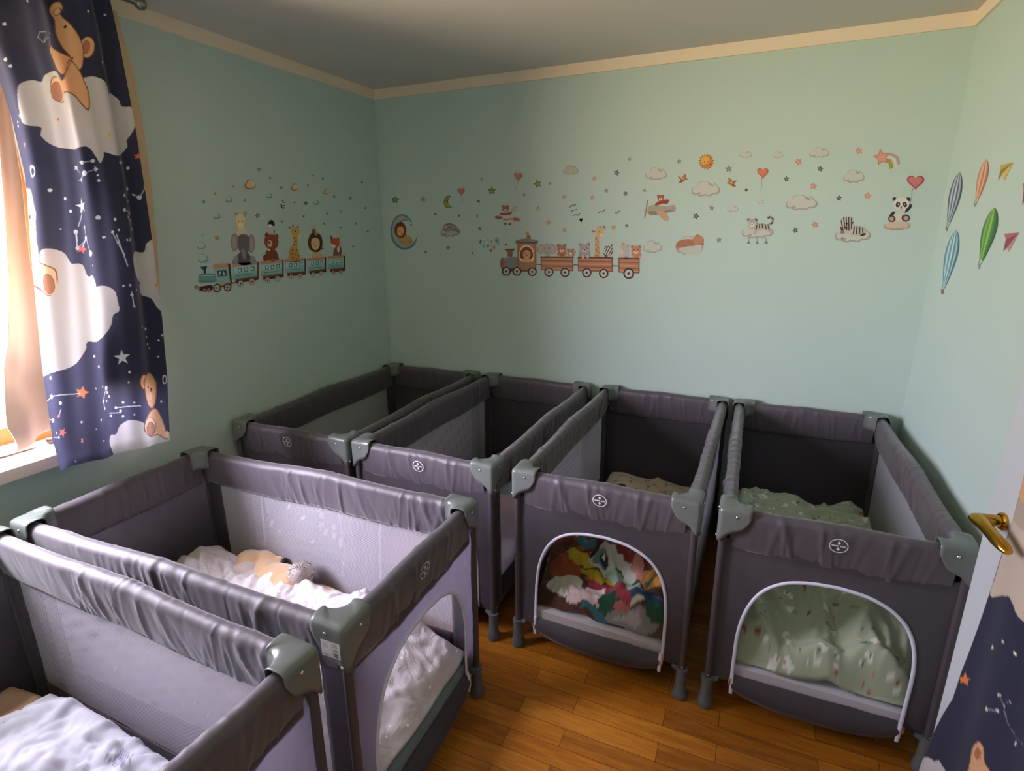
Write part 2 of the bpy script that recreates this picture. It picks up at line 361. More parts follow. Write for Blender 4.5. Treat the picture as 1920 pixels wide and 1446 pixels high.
def cap_mesh(sx, sy, parent):
    "moulded corner: two arms wrapping the rail ends and a tongue running down the post"
    a_len = .094; ins = .0575; ro, ri = .014, .040
    def path(off, rad, n=10):
        # L-shaped curve at distance off inside the outer faces, from the x-arm end over the corner to the y-arm end
        pts = [(a_len+ (0), off)]
        for k in range(9): pts.append((a_len-(a_len-off-rad)*(k+1)/9, off))
        for k in range(1, n+1):
            th = PI/2*k/n; pts.append((off+rad-rad*math.sin(th), off+rad-rad*math.cos(th)))
        for k in range(9): pts.append((off, off+rad+(a_len-off-rad)*(k+1)/9))
        return pts
    po, pi_ = path(-.0015, ro), path(ins-.006, ri)
    V = []; n = len(po)
    def zlow(a):   # lower edge as a function of distance from the corner
        tb = [(0, .645), (.012, .648), (.022, .662), (.034, .676), (.050, .683), (.066, .690), (.080, .706), (.090, .728), (.096, .742)]
        return float(np.interp(a, [p[0] for p in tb], [p[1] for p in tb]))
    rows = 0
    for i in range(n):
        (xo, yo), (xi, yi) = po[i], pi_[i]
        a = max(xo, yo); zl = zlow(a); zt = CH+.001+.003*max(0, min(1, (a-.03)/.03))
        if i in (0, n-1): zt -= .001
        ring = []
        for f in np.linspace(0, 1, 6): ring.append((xo, yo, zl+(zt-.016-zl)*f))
        for th in np.linspace(0, PI, 11)[1:-1]:
            cs = math.cos(th); c = (1-math.copysign(abs(cs)**.72, cs))/2; ring.append((xo+(xi-xo)*c, yo+(yi-yo)*c, zt-.016+.016*math.sin(th)**.72))
        zli = max(zl, .690)
        for f in np.linspace(0, 1, 4): ring.append((xi, yi, zt-.016-(zt-.016-zli)*f))
        rows = len(ring)
        V += [(sx*(HX-x), sy*(HY-y), z) for x, y, z in ring]
    F = grid_faces(n, rows, False, flip=(sx*sy > 0))
    o = make('corner_cap', V, F, M['cap'], parent, True)
    md = o.modifiers.new('thickness', 'SOLIDIFY'); md.thickness = .0022; md.offset = 0
    def screw(c, axis, sgn, r=.0042):
        prof = [(r, 0), (r, .0012), (r*.85, .0022), (r*.5, .0029), (.0004, .0032)]
        s = MB().lathe([(a, sgn*h) for a, h in prof], c, 12, axis).build('screw', M['screw'], o); return s
    screw((sx*(HX-.052), sy*(HY+.0025), .737), 'y', sy); screw((sx*(HX+.0025), sy*(HY-.052), .737), 'x', sx)
    screw((sx*(HX+.0025), sy*(HY-.0125), .660), 'x', sx)
    screw((sx*(HX-.056), sy*(HY-ins+.0048), .738), 'y', -sy); screw((sx*(HX-ins+.0048), sy*(HY-.056), .738), 'x', -sx)
    return o
def leg_mesh(sx, sy, parent):
    x, y = sx*(HX-.0165), sy*(HY-.0165)
    o = MB().tube([(x, y, .105), (x, y, .30), (x, y, .50), (x, y, .68)], .0118, 14).build('leg', M['leg'], parent)
    f = MB().lathe([(.0232, 0), (.0252, .003), (.0254, .018), (.0240, .028), (.0208, .037), (.0195, .046), (.0178, .108), (.0205, .110), (.0205, .120), (.0150, .122)], (x, y, 0), 22)
    # gusset that carries the base of the cot
    for ax in (0, 1):
        f.tube([(x, y, .112), (x-sx*.016*(ax == 0), y-sy*.016*(ax == 1), .114), (x-sx*.034*(ax == 0), y-sy*.034*(ax == 1), .121)], [.011, .0095, .007], 8)
    f.build('foot', M['foot'], o)
    MB().lathe([(.0035, 0), (.0035, .0012), (.001, .0025)], (x, y-.0118 if sy < 0 else y+.0118, .132), 10, 'y').build('rivet', M['screw'], o) if sy < 0 else None
    return o
def arch_pts(n=72):
    "zip line of the door, left foot to right foot, (x, z)"
    K = [(-.237, .125), (-.237, .20), (-.236, .30), (-.228, .37), (-.212, .43), (-.185, .484), (-.145, .524), (-.095, .546), (-.04, .555), (.015, .557), (.07, .553), (.125, .539), (.17, .514), (.207, .475), (.229, .425), (.240, .365), (.243, .30), (.242, .20), (.241, .125)]
    K = np.array(K); d = np.r_[0, np.cumsum(np.linalg.norm(np.diff(K, axis=0), axis=1))]
    s = np.linspace(0, d[-1], n); P = np.stack([np.interp(s, d, K[:, 0]), np.interp(s, d, K[:, 1])], 1)
    for _ in range(3): P[1:-1] = (P[:-2]+2*P[1:-1]+P[2:])/4
    return P
def make_cot():
    root = empty('travel_cot')
    y0 = HY-.0265; x0 = HX-.0265
    rl = {}
    e = .045
    rl['f'] = rail_mesh('top_rail', (-HX+e, -y0, 0), (HX-e, -y0, 0), (0, 1, 0), 3, 26, root, (.05, .95), .004)
    rail_mesh('top_rail', (HX-e, y0, 0), (-HX+e, y0, 0), (0, -1, 0), 8, 22, root, (.05, .95), .004)
    rail_mesh('top_rail', (x0, -HY+e, 0), (x0, HY-e, 0), (-1, 0, 0), 21, 62, root, (.02, .62))
    rail_mesh('top_rail', (-x0, HY-e, 0), (-x0, -HY+e, 0), (1, 0, 0), 34, 62, root, (.15, .9))
    for sx in (-1, 1):
        for sy in (-1, 1): cap_mesh(sx, sy, root); leg_mesh(sx, sy, root)
    # brand badge printed on the front rail: ring with a crossed motif
    yb = -HY+.0006; lg = MB()
    def ring(cx, cz, rx, rz, w, n=40):
        V = []; 
        for k in range(n):
            th = 2*PI*k/n
            for s in (0, w): V.append((cx+(rx-s)*math.cos(th), 0, cz+(rz-s)*math.sin(th)))
        lg.add(V, [(2*k, 2*((k+1) % n), 2*((k+1) % n)+1, 2*k+1) for k in range(n)])
    cz = .702
    ring(0, cz, .0245, .0235, .0024)
    q = lambda P: lg.add([(x, 0, cz+z) for x, z in P], [tuple(range(len(P)))])
    for x in np.arange(-.0180, .0175, .0036):
        if abs(x+.0012) > .0016: q([(x, -.0020), (x+.0027, -.0024), (x+.0027, .0020), (x, .0024)])
    q([(-.001, .0045), (.001, .0045), (.0042, .0115), (0, .0160), (-.0042, .0115)]); q([(-.001, -.0045), (-.0042, -.0115), (0, -.0160), (.0042, -.0115), (.001, -.0045)])
    lg.v = [(x, -HY+.0028-.0012-max(0, (z-.712))*0.05, z) for x, y, z in lg.v]
    # wrap the print onto the sleeve's outer face
    prof_z = [.617, .649, .671, .691, .711, .729, .7285]; prof_x = [.004, .012, .0165, .0205, .0235, .0245, .0245]
    lg.v = [(x, -y0-float(np.interp(z, [.622, .64, .66, .68, .70, .72, .73], [.004, .0085, .0135, .0175, .0205, .0222, .0225]))-.0048, z) for x, y, z in lg.v]
    lb = lg.build('badge_print', M['logo'], rl['f'], smooth=False)
    # front panel with arched opening
    A = arch_pts(); n = len(A); xo, zb, zt = HX-.024, .118, .650
    per = []   # outer path left foot -> up -> across -> down, matched by arc fraction
    seg = [(-xo, zb), (-xo, zt), (xo, zt), (xo, zb)]; sd = np.r_[0, np.cumsum([math.dist(seg[i], seg[i+1]) for i in range(3)])]
    d = np.r_[0, np.cumsum(np.linalg.norm(np.diff(A, axis=0), axis=1))]
    # break the match at the arch shoulders so that the corners of the panel are kept
    ia, ib = int(np.argmax(A[:, 0]+0*A[:, 1] > -.155)), int(np.argmax(A[:, 0] > .175))
    kn = [0, d[ia], d[ib], d[-1]]
    for s in d:
        m = float(np.interp(s, kn, sd)); per.append((np.interp(m, sd, [p[0] for p in seg]), np.interp(m, sd, [p[1] for p in seg])))
    R = 16; V = []
    def wrinkle(x, z, sd_):
        edge = max(0, (abs(x)-.23)/.08)
        return .004*noise.noise(Vector((x*4, z*5, sd_)))+edge*.004*noise.noise(Vector((x*8, z*42, sd_)))+.002*noise.noise(Vector((x*26, z*7, sd_+3)))+.0042*noise.noise(Vector((x*34+z*14, z*7, sd_+5)))*math.exp(-((.63-z)/.10)**2)
    for i in range(n):
        for k in range(R+1):
            f = k/R; x = A[i][0]*(1-f)+per[i][0]*f; z = A[i][1]*(1-f)+per[i][1]*f
            V.append((x, -HY+.020+wrinkle(x, z, 1.7), z))
    fp = make('front_panel', V, grid_faces(n, R+1, False, flip=False), M['cot'], root, True)
    zp = MB(); P = [(x, -HY+.0165+wrinkle(x, z, 1.7), z) for x, z in A]
    V = []
    N2 = [np.array([-(A[min(i+1, n-1)]-A[max(i-1, 0)])[1], (A[min(i+1, n-1)]-A[max(i-1, 0)])[0]]) for i in range(n)]
    for i in range(n):
        nv = N2[i]/np.linalg.norm(N2[i]); 
        for w, dy in ((-.0055, .002), (-.0045, -.0012), (0, -.0022), (.0045, -.0012), (.0055, .002)): V.append((A[i][0]+nv[0]*w, P[i][1]+dy, A[i][1]+nv[1]*w))
    make('door_zip', V, grid_faces(n, 5), M['zip'], fp)
    # unzipped door flap hanging under the opening
    V = []; nx, nv_ = 40, 14
    for i in range(nx+1):
        u = -1+2*i/nx; x = .236*u; drop = .082*(1-.30*u**4)+.016*math.cos(u*1.6)
        for j in range(nv_+1):
            v = j/nv_; y = -HY+.020-.030*math.sin(PI*min(1, v*1.02))*(1-.5*u*u)-.008*v
            V.append((x, y+.003*noise.noise(Vector((x*14, v*3, 4))), .150-drop*v+.004*noise.noise(Vector((x*9, v*2, 9)))*v))
        for j in range(1, 6):
            v = j/5; V.append((x, -HY+.020-.008+.05*v, .150-drop+.02*v))
    fl = make('door_flap', V, grid_faces(nx+1, nv_+6), M['cot'], root, True)
    for s in (-1, 1):
        pts = [(s*.237, -HY+.012, .158), (s*.2365, -HY+.006, .135), (s*.236, -HY+.004, .11), (s*.235, -HY+.007, .085)]
        MB().tube(pts, .0058, 8, flat=.5).build('flap_zip', M['zip'], fl)
        MB().box((s*.243-.004, -HY+.002, .118), (s*.243+.004, -HY+.006, .146), 0, .0015).build('zip_pull', M['screw'], fl)
    # back panel
    V = []; nx, nz = 46, 40
    for i in range(nx+1):
        for j in range(nz+1):
            x = -xo+2*xo*i/nx; z = zb+(zt-zb)*j/nz; V.append((x, HY-.022+wrinkle(x, z, 7.1), z))
    make('back_panel', V, grid_faces(nx+1, nz+1), M['cot'], root, True)
    # netted long sides with fabric borders
    for s in (-1, 1):
        x = s*(HX-.020); ye, zlo, zhi = HY-.10, .235, .648
        V = [(x, y, z) for y in np.linspace(-ye, ye, 9) for z in np.linspace(zlo, zhi, 5)]
        sm = make('side_net', V, grid_faces(9, 5), M['net'], root, True, uv=[(v[1]+2, v[2]) for v in V])
        bd = MB()
        def strip(ya, yb, za, zb_, ny, nz):
            VV = [(x+.003*noise.noise(Vector((y*9, z*30, s)))-s*.0008, y, z) for y in np.linspace(ya, yb, ny+1) for z in np.linspace(za, zb_, nz+1)]
            bd.add(VV, grid_faces(ny+1, nz+1))
        strip(-HY+.022, -ye, zb, zt, 6, 30); strip(ye, HY-.022, zb, zt, 6, 30); strip(-ye, ye, zb, zlo, 50, 5)
        o = bd.build('net_border', M['cot'], sm); md = o.modifiers.new('thickness', 'SOLIDIFY'); md.thickness = .003
    # sewn bottom
    MB().box((-xo, -HY+.03, .112), (xo, HY-.03, .124), 0, .004).build('base', M['cot'], root)
    return root
COTS = [(.3419, -.6115, .0124), (1.0343, -.6215, -.0143), (1.7584, -.6306, -.0082), (2.4522, -.6270, .0135), (.8037, -1.8448, .0195+PI/2), (.7895, -2.5393, -.0081+PI/2)]
COTS[0] = (.344, -.637, .0110); COTS[1] = (1.0343, -.634, -.0125); COTS[2] = (1.7584, -.634, -.0082); COTS[3] = (2.4522, -.634, .0135)
proto = make_cot(); cots = []
COT_LABELS = ['grey travel cot in the back corner, touching the window wall and back wall',
    'grey travel cot with a teal blanket inside, between corner cot and the cartoon-coloured one',
    'grey travel cot whose open arched door shows a bright multicoloured blanket',
    'grey travel cot beside the white door, its open arched door filled with green blanket',
    'grey travel cot holding a beige plush dog, below the starry curtain',
    'grey travel cot nearest the camera, with pale grey bedding, cut off by the photo corner']
for i, (x, y, rz) in enumerate(COTS):
    c = proto if i == 0 else copy_tree(proto)
    c.location = (x, y, 0); c.rotation_euler = (0, 0, rz); tag(c, COT_LABELS[i], 'travel cot', 'folding travel cots filling the room'); cots.append(c)
# mattresses
def mattress(i, m, label, sag=0.0, z0=.128, th=.058):
    b = bmesh.new(); bmesh.ops.create_cube(b, size=1)
    bmesh.ops.subdivide_edges(b, edges=b.edges[:], cuts=14, use_grid_fill=True)
    lx, ly = .555, 1.196
    for v in b.verts:
        x, y, z = v.co; k = 1-.0
        ex = max(0, abs(x)*2-.94)/.06; ey = max(0, abs(y)*2-.97)/.03
        zz = z*th*(1-.35*min(1, max(ex, ey))**2)
        v.co = Vector((x*lx, y*ly, z0+th/2+zz+ (th*.25 if z > 0 else 0)*sag*(-x*2)+.003*noise.noise(Vector((x*4, y*6, 2)))))
    me = bpy.data.meshes.new('cot_mattress'); b.to_mesh(me); b.free(); me.materials.append(m)
    me.polygons.foreach_set('use_smooth', np.ones(len(me.polygons), bool))
    o = link(bpy.data.objects.new('cot_mattress', me)); o.location = cots[i].location; o.rotation_euler = cots[i].rotation_euler
    tag(o, label, 'mattress', 'mattresses lying in the cots'); return o
mattress(0, M['mattress_blue'], 'slate mattress under the star blanket in the back corner cot')
mattress(1, M['mattress_blue'], 'slate mattress under the teal blanket in its cot')
mattress(2, M['mattress_grey'], 'pale grey mattress edge showing under the bright multicoloured blanket', .35)
mattress(3, M['mattress_lilac'], 'lilac sheeted mattress edge showing under the green blanket', .25)
mattress(4, M['mattress_blue'], 'slate blue mattress edge under the white dotted duvet')
mattress(5, M['mattress_blue'], 'slate mattress under the pale grey duvet in the nearest cot')
# ------------------------------------------------------------------ flat printed shapes
# every shape is measured on an enlarged view of the photo; REG gives that view's origin and scale
REG = {'L': (340, 290, 4.8), 'B': (700, 280, 3.6923), 'C': (1180, 250, 3.5556), 'R': (1640, 240, 4.0167), 'P': (0, 0, 1.0),
       'K1': (0, 0, 3.0125), 'K2': (0, 440, 3.0125), 'DF': (1700, 880, 2.5545)}
def outline(sh):
    "closed outlines (lists of points) of one shape"
    k = sh[0]; a = sh[2:]
    def ell(cx, cy, rx, ry, rot=0, n=22):
        c, s = math.cos(math.radians(rot)), math.sin(math.radians(rot))
        return [(cx+rx*math.cos(t)*c-ry*math.sin(t)*s, cy+rx*math.cos(t)*s+ry*math.sin(t)*c) for t in np.linspace(0, 2*PI, n, endpoint=False)]
    if k == 'e': return [ell(*a)]
    if k == 'p':
        p = a[0]; return [[(p[i], p[i+1]) for i in range(0, len(p), 2)]]
    if k == 'b':    # smooth closed blob through the points
        p = a[0]; P = [np.array((p[i], p[i+1]), float) for i in range(0, len(p), 2)]; n = len(P); out = []
        for i in range(n):
            p0, p1, p2, p3 = P[i-1], P[i], P[(i+1) % n], P[(i+2) % n]
            for t in (0, .25, .5, .75): out.append(tuple(.5*((2*p1)+(p2-p0)*t+(2*p0-5*p1+4*p2-p3)*t*t+(3*p1-p0-3*p2+p3)*t**3)))
        return [out]
    if k == 'l':
        w, p = a; P = [np.array((p[i], p[i+1]), float) for i in range(0, len(p), 2)]; L, R = [], []
        for i, q in enumerate(P):
            t = P[min(i+1, len(P)-1)]-P[max(i-1, 0)]; t /= np.linalg.norm(t)+1e-9; nn = np.array((-t[1], t[0]))*w/2
            L.append(tuple(q+nn)); R.append(tuple(q-nn))
        return [L+R[::-1]]
    if k == 's':
        cx, cy, R = a[:3]; rot = a[3] if len(a) > 3 else 0; inn = a[4] if len(a) > 4 else .48
        return [[(cx+(R if i % 2 == 0 else R*inn)*math.sin(PI*i/5+math.radians(rot)), cy-(R if i % 2 == 0 else R*inn)*math.cos(PI*i/5+math.radians(rot))) for i in range(10)]]
    if k == 'h':
        cx, cy, w, h = a; o = []
        for t in np.linspace(0, 2*PI, 30, endpoint=False):
            o.append((cx+w/2*math.sin(t)**3, cy-h/2*(13*math.cos(t)-5*math.cos(2*t)-2*math.cos(3*t)-math.cos(4*t))/15))
        return [o]
    if k == 'c':
        cx, cy, w, h = a
        u = [(-.5, .18), (-.47, -.06), (-.33, -.14), (-.27, -.36), (-.08, -.46), (.08, -.42), (.16, -.34), (.30, -.36), (.40, -.18), (.49, -.05), (.5, .16), (.40, .32), (.26, .33), (.16, .45), (-.02, .40), (-.18, .47), (-.32, .36), (-.44, .34)]
        return outline(('b', None, [v for x, y in u for v in (cx+x*w, cy+y*h)]))
    if k == 'sun':
        cx, cy, R = a; return [[(cx+(R if i % 2 else R*.74)*math.cos(PI*i/16), cy+(R if i % 2 else R*.74)*math.sin(PI*i/16)) for i in range(32)]]
    raise ValueError(k)
WALLS = {'left': ((1, 0, 0), 0.0, (1, 0, 0)), 'back': ((0, 1, 0), 0.0, (0, -1, 0)), 'right': ((1, 0, 0), ROOM_W, (-1, 0, 0))}
STK = []
def printed(name, shapes, reg, place, off_dir, parent=None, base=.0008, step=.00011, mat='sticker'):
    "thin layered print: one mesh, a flat colour per face; place(px, py) puts a photo point on the surface"
    V, F, C = [], [], []; ox, oy, sc = REG[reg]; od = np.array(off_dir, float)
    for k, sh in enumerate(shapes):
        for pl in outline(sh):
            o = len(V)
            for x, y in pl: V.append(place(ox+x/sc, oy+y/sc)+od*(base+step*k))
            F.append(tuple(range(o, o+len(pl)))); C.append(lin(sh[1]))
    me = bpy.data.meshes.new(name); me.from_pydata([tuple(map(float, v)) for v in V], [], F); me.materials.append(M[mat])
    ca = me.color_attributes.new('print', 'FLOAT_COLOR', 'CORNER'); i = 0
    for p in me.polygons:
        for li in p.loop_indices: ca.data[li].color = (*C[p.index], 1)
    return me, V
def sticker(wall, reg, name, label, cat, shapes, group=None):
    n, d, od = WALLS[wall]
    name = name+'_art'
    me, V = printed(name, shapes, reg, lambda x, y: on_plane(x, y, n, d), od)
    c = np.mean(np.array(V), 0); c = c-np.array(od)*(c@np.array(od)-np.array(od)@(np.array(n)*d))
    me.transform(Matrix.Translation(Vector([-float(v) for v in c])))
    o = link(bpy.data.objects.new(name, me)); o.location = c
    tag(o, label, cat, group or f'animal sky stickers on the {wall} wall'); STK.append((wall, name, label, c, o)); return o
def STRK(c, w, *p): return ('l', c, w, list(p))
# --- left wall: blue train with animals on its roofs
BR, DBR, TEAL, DTEAL, TAN, GRY, DGR = '#7a4634', '#4f2a22', '#8fbdb8', '#4e7f80', '#d9b98a', '#8d8790', '#5b5660'
def carriage(x0, y0, x1, y1, h0, h1):   # top-left, top-right, heights
    ly = lambda x, f: (y0+(y1-y0)*(x-x0)/(x1-x0)) + f*(h0+(h1-h0)*(x-x0)/(x1-x0)); w = x1-x0; s = []
    q = lambda c, xa, xb, fa, fb: s.append(('p', c, [xa, ly(xa, fa), xb, ly(xb, fa), xb, ly(xb, fb), xa, ly(xa, fb)]))
    q(TEAL, x0, x1, 0, .76); q('#c98f73', x0-4, x1+3, -.06, .1); q(DBR, x1-8, x1+4, -.02, .74); q('#a9d2cc', x0+6, x1-12, .14, .44)
    for f in (.20, .45, .70):
        xa = x0+w*f-w*.0; q('#4a5f70', xa, xa+w*.15, .2, .42); q('#c5e2de', xa+w*.03, xa+w*.11, .24, .38)
    q(DTEAL, x0+w*.15, x0+w*.75, .56, .60); q('#7db0ad', x0+4, x1-10, .66, .74)
    q(BR, x0+w*.1, x1+4, .74, .94); q(DBR, x0+w*.14, x1-2, .84, .95)
    for f in (.30, .74):
        cx = x0+w*f; cy = ly(cx, 1.0); r = w*.115
        s += [('e', '#a98a80', cx, cy, r, r*1.15), ('e', '#c7cfc6', cx, cy, r*.72, r*.85), STRK('#8a5a4c', 4, cx-r*.7, cy, cx+r*.7, cy), STRK('#8a5a4c', 4, cx, cy-r*.8, cx, cy+r*.8), ('e', DBR, cx, cy, r*.25, r*.25)]
    return s
LG = 'blue train and roof riders on the left wall'
sticker('left', 'L', 'locomotive_sticker', 'blue steam locomotive sticker leading the left wall train', 'wall sticker',
  [('p', TEAL, [295, 1005, 430, 995, 445, 1150, 305, 1165]), ('p', '#d0987c', [282, 1010, 290, 985, 425, 975, 438, 992, 430, 1012, 290, 1026]), ('p', DBR, [418, 985, 438, 980, 455, 1155, 440, 1160]),
   ('p', '#3e4a62', [322, 1045, 402, 1040, 408, 1092, 330, 1098]), ('p', '#a9d2cc', [338, 1052, 358, 1050, 345, 1090, 334, 1090]), ('p', '#a9d2cc', [372, 1050, 380, 1049, 396, 1086, 376, 1086]), ('p', '#c9a08a', [300, 1165, 445, 1150, 455, 1190, 310, 1200]),
   ('b', '#6ea0a0', [158, 1085, 180, 1072, 290, 1070, 305, 1100, 305, 1145, 180, 1155, 152, 1135]), STRK(DTEAL, 10, 150, 1140, 305, 1140), STRK('#a9d2cc', 7, 175, 1090, 290, 1088), ('p', '#33445c', [168, 1010, 232, 1004, 222, 1030, 218, 1072, 198, 1072, 196, 1035, 182, 1030]),
   ('p', DBR, [160, 1190, 270, 1170, 285, 1195, 270, 1222, 158, 1228]), ('e', '#8e9488', 132, 1195, 20, 20), STRK(DBR, 10, 300, 1205, 480, 1150)]
  + sum([[('e', DBR, x, y, r, r*1.08), ('e', '#b7c2b4', x, y, r*.72, r*.8), STRK(BR, 5, x-r*.6, y, x+r*.6, y), STRK(BR, 5, x, y-r*.7, x, y+r*.7)] for x, y, r in ((318, 1200, 36), (412, 1195, 34), (205, 1218, 17), (240, 1215, 17))], []), LG)
for nm, args in (('elephant', (462, 992, 690, 970, 180, 165)), ('brown bear', (712, 970, 915, 952, 170, 158)), ('giraffe', (932, 950, 1115, 938, 158, 150)), ('lion', (1135, 942, 1298, 926, 145, 138)), ('fox', (1322, 922, 1470, 914, 145, 140))):
    sticker('left', 'L', 'carriage_sticker', f'blue carriage sticker under the {nm} on the left wall', 'wall sticker', carriage(*args), LG)
sticker('left', 'L', 'elephant_sticker', 'grey big eared elephant sticker sitting on the first carriage', 'wall sticker',
  [('b', '#857f86', [505, 900, 545, 890, 600, 895, 660, 940, 660, 985, 470, 990, 468, 940]), ('b', DGR, [515, 890, 560, 870, 605, 890, 625, 985, 515, 985]), ('e', '#9a939a', 490, 950, 24, 40), ('e', '#9a939a', 640, 950, 24, 40),
   ('e', '#9b8f92', 478, 790, 36, 82), ('e', '#b39a96', 474, 795, 22, 62), ('e', '#9b8f92', 628, 800, 34, 84), ('e', '#b39a96', 632, 805, 20, 64), ('b', '#6c666e', [510, 740, 555, 715, 605, 740, 612, 830, 590, 890, 560, 930, 535, 890, 508, 830]), ('b', '#8d868d', [535, 850, 565, 855, 580, 910, 570, 945, 545, 910])], LG)
sticker('left', 'L', 'calf_sticker', 'cream calf sticker with floppy ears standing on the elephant', 'wall sticker',
  [('b', '#e3cfa9', [505, 670, 535, 655, 570, 665, 578, 730, 500, 725]), ('b', '#e9d3a5', [490, 560, 530, 535, 568, 560, 570, 620, 548, 668, 515, 668, 498, 620]), ('e', '#c79c6a', 490, 535, 20, 12, -30), ('e', '#c79c6a', 572, 532, 14, 26, 15), ('e', '#f1e2c6', 530, 640, 26, 24), ('e', '#6d4a32', 515, 600, 4, 6), ('e', '#6d4a32', 550, 600, 4, 6)], LG)
sticker('left', 'L', 'bear_sticker', 'brown bear sticker sitting on the second carriage', 'wall sticker',
  [('b', '#7e4226', [770, 860, 810, 848, 855, 870, 878, 950, 840, 968, 760, 962, 750, 920]), ('e', '#6b3520', 750, 930, 16, 30), ('e', '#9a5c3c', 825, 950, 20, 18), ('e', '#7e4226', 768, 725, 18, 22), ('e', '#7e4226', 855, 738, 18, 24), ('b', '#8a4a2c', [755, 740, 810, 718, 865, 745, 868, 820, 830, 855, 780, 848, 748, 800]), ('e', '#d9b79a', 795, 800, 22, 30), ('e', '#2c1a18', 790, 792, 9, 9), ('p', '#efe3d8', [770, 850, 800, 848, 790, 872])], LG)
sticker('left', 'L', 'penguin_sticker', 'black and white penguin sticker on the brown bear', 'wall sticker',
  [('b', '#c6c4c6', [780, 640, 810, 630, 830, 660, 835, 710, 785, 708, 775, 670]), ('b', '#2b2a30', [785, 605, 805, 588, 830, 600, 840, 640, 822, 640, 800, 625, 780, 640]), ('e', '#e4e2e2', 795, 640, 14, 14), ('b', '#3a393f', [830, 660, 840, 700, 830, 712])], LG)
sticker('left', 'L', 'giraffe_sticker', 'spotted giraffe sticker sitting on the third carriage', 'wall sticker',
  [('b', '#c8974a', [975, 850, 1005, 815, 1040, 820, 1062, 900, 1065, 965, 970, 965, 968, 900]), ('p', '#d0a052', [1003, 720, 1042, 715, 1046, 850, 1005, 850]), ('b', '#d8ab5e', [985, 680, 1010, 655, 1045, 655, 1062, 700, 1040, 740, 1005, 738]), ('e', '#e8cf9a', 1060, 735, 14, 22), ('e', '#8a5a2a', 972, 660, 10, 10), ('e', '#8a5a2a', 1002, 642, 7, 10), ('e', '#8a5a2a', 1048, 652, 8, 10)]
  + [('e', '#8d5a26', x, y, 7, 8) for x, y in ((1015, 750), (1030, 780), (1015, 810), (1000, 860), (1035, 860), (990, 890), (1020, 900), (1050, 910), (1000, 930), (1035, 940), (1025, 690))], LG)
sticker('left', 'L', 'lion_sticker', 'maned lion sticker sitting on the fourth carriage', 'wall sticker',
  [('b', '#cdb58a', [1185, 880, 1215, 865, 1260, 880, 1265, 945, 1180, 950]), ('b', '#5e2f22', [1160, 720, 1210, 700, 1255, 730, 1270, 800, 1250, 860, 1205, 878, 1155, 850, 1138, 790]), ('b', '#dcbf8d', [1170, 770, 1205, 748, 1240, 770, 1240, 830, 1205, 860, 1172, 830]), ('e', '#5a3a2a', 1190, 800, 4, 5), ('e', '#5a3a2a', 1220, 800, 4, 5), ('e', '#a87850', 1205, 822, 8, 6), ('e', '#4a2a22', 1268, 845, 7, 8)], LG)
sticker('left', 'L', 'meerkat_sticker', 'small brown and cream creature sticker perched on the maned lion', 'wall sticker', [('e', '#c9c2a6', 1203, 660, 16, 34), ('e', '#8a5f48', 1192, 690, 18, 22), ('e', '#b58e70', 1212, 712, 14, 16)], LG)
sticker('left', 'L', 'fox_sticker', 'orange fox sticker sitting on the last blue carriage', 'wall sticker',
  [('b', '#8a5442', [1375, 850, 1405, 835, 1420, 915, 1368, 918]), ('e', '#7d4a38', 1430, 870, 10, 46), ('e', '#e6d6c6', 1412, 850, 12, 30), ('b', '#c4582c', [1345, 765, 1385, 752, 1418, 770, 1420, 815, 1390, 835, 1350, 805]), ('p', '#8a4030', [1338, 720, 1362, 745, 1345, 770]), ('p', '#8a4030', [1418, 742, 1418, 775, 1400, 760]), ('b', '#e9d9c8', [1345, 805, 1385, 820, 1370, 838])], LG)
for x, y, r, nm in ((183, 720, 17, 'smallest and topmost'), (180, 822, 38, 'middle'), (197, 935, 50, 'largest and lowest')):
    sticker('left', 'L', 'smoke_puff_sticker', f'{nm} blue grey smoke puff sticker above the locomotive funnel', 'wall sticker', [('c', '#7ea5aa', x, y, r*1.9, r*1.9), ('c', '#b9cfc8', x-r*.1, y-r*.12, r*1.45, r*1.4)], 'smoke puffs above the blue locomotive')
for x, y, r, nm in ((618, 268, 54, 'large orange edged cloud sticker above the calf'), (1022, 293, 38, 'orange edged cloud sticker high above the giraffe'), (1303, 335, 26, 'small orange edged cloud sticker above the maned lion')):
    sticker('left', 'L', 'cloud_sticker', nm, 'wall sticker', [('c', '#b5714c', x, y, r*1.9, r*1.9), ('c', '#d8c6a4', x+r*.14, y-r*.06, r*1.55, r*1.5)])
for x, y, r, nm in ((430, 405, 33, 'blue cloud sticker up left of the calf'), (792, 373, 28, 'blue cloud sticker high above the penguin'), (1213, 430, 29, 'blue cloud sticker above the maned lion, left wall'), (317, 555, 34, 'blue cloud sticker left of the calf')):
    sticker('left', 'L', 'cloud_sticker', nm, 'wall sticker', [('c', '#6f9da0', x, y, r*1.9, r*1.8), ('c', '#b4cdc4', x-r*.15, y-r*.2, r*1.4, r*1.2)])
sticker('left', 'L', 'bird_flock_sticker', 'three tiny black birds sticker above the penguin', 'wall sticker', [STRK('#22323a', 8, 905, 410, 918, 428, 936, 430), STRK('#22323a', 9, 893, 445, 905, 462, 930, 458), STRK('#22323a', 9, 896, 462, 910, 482, 934, 478)])
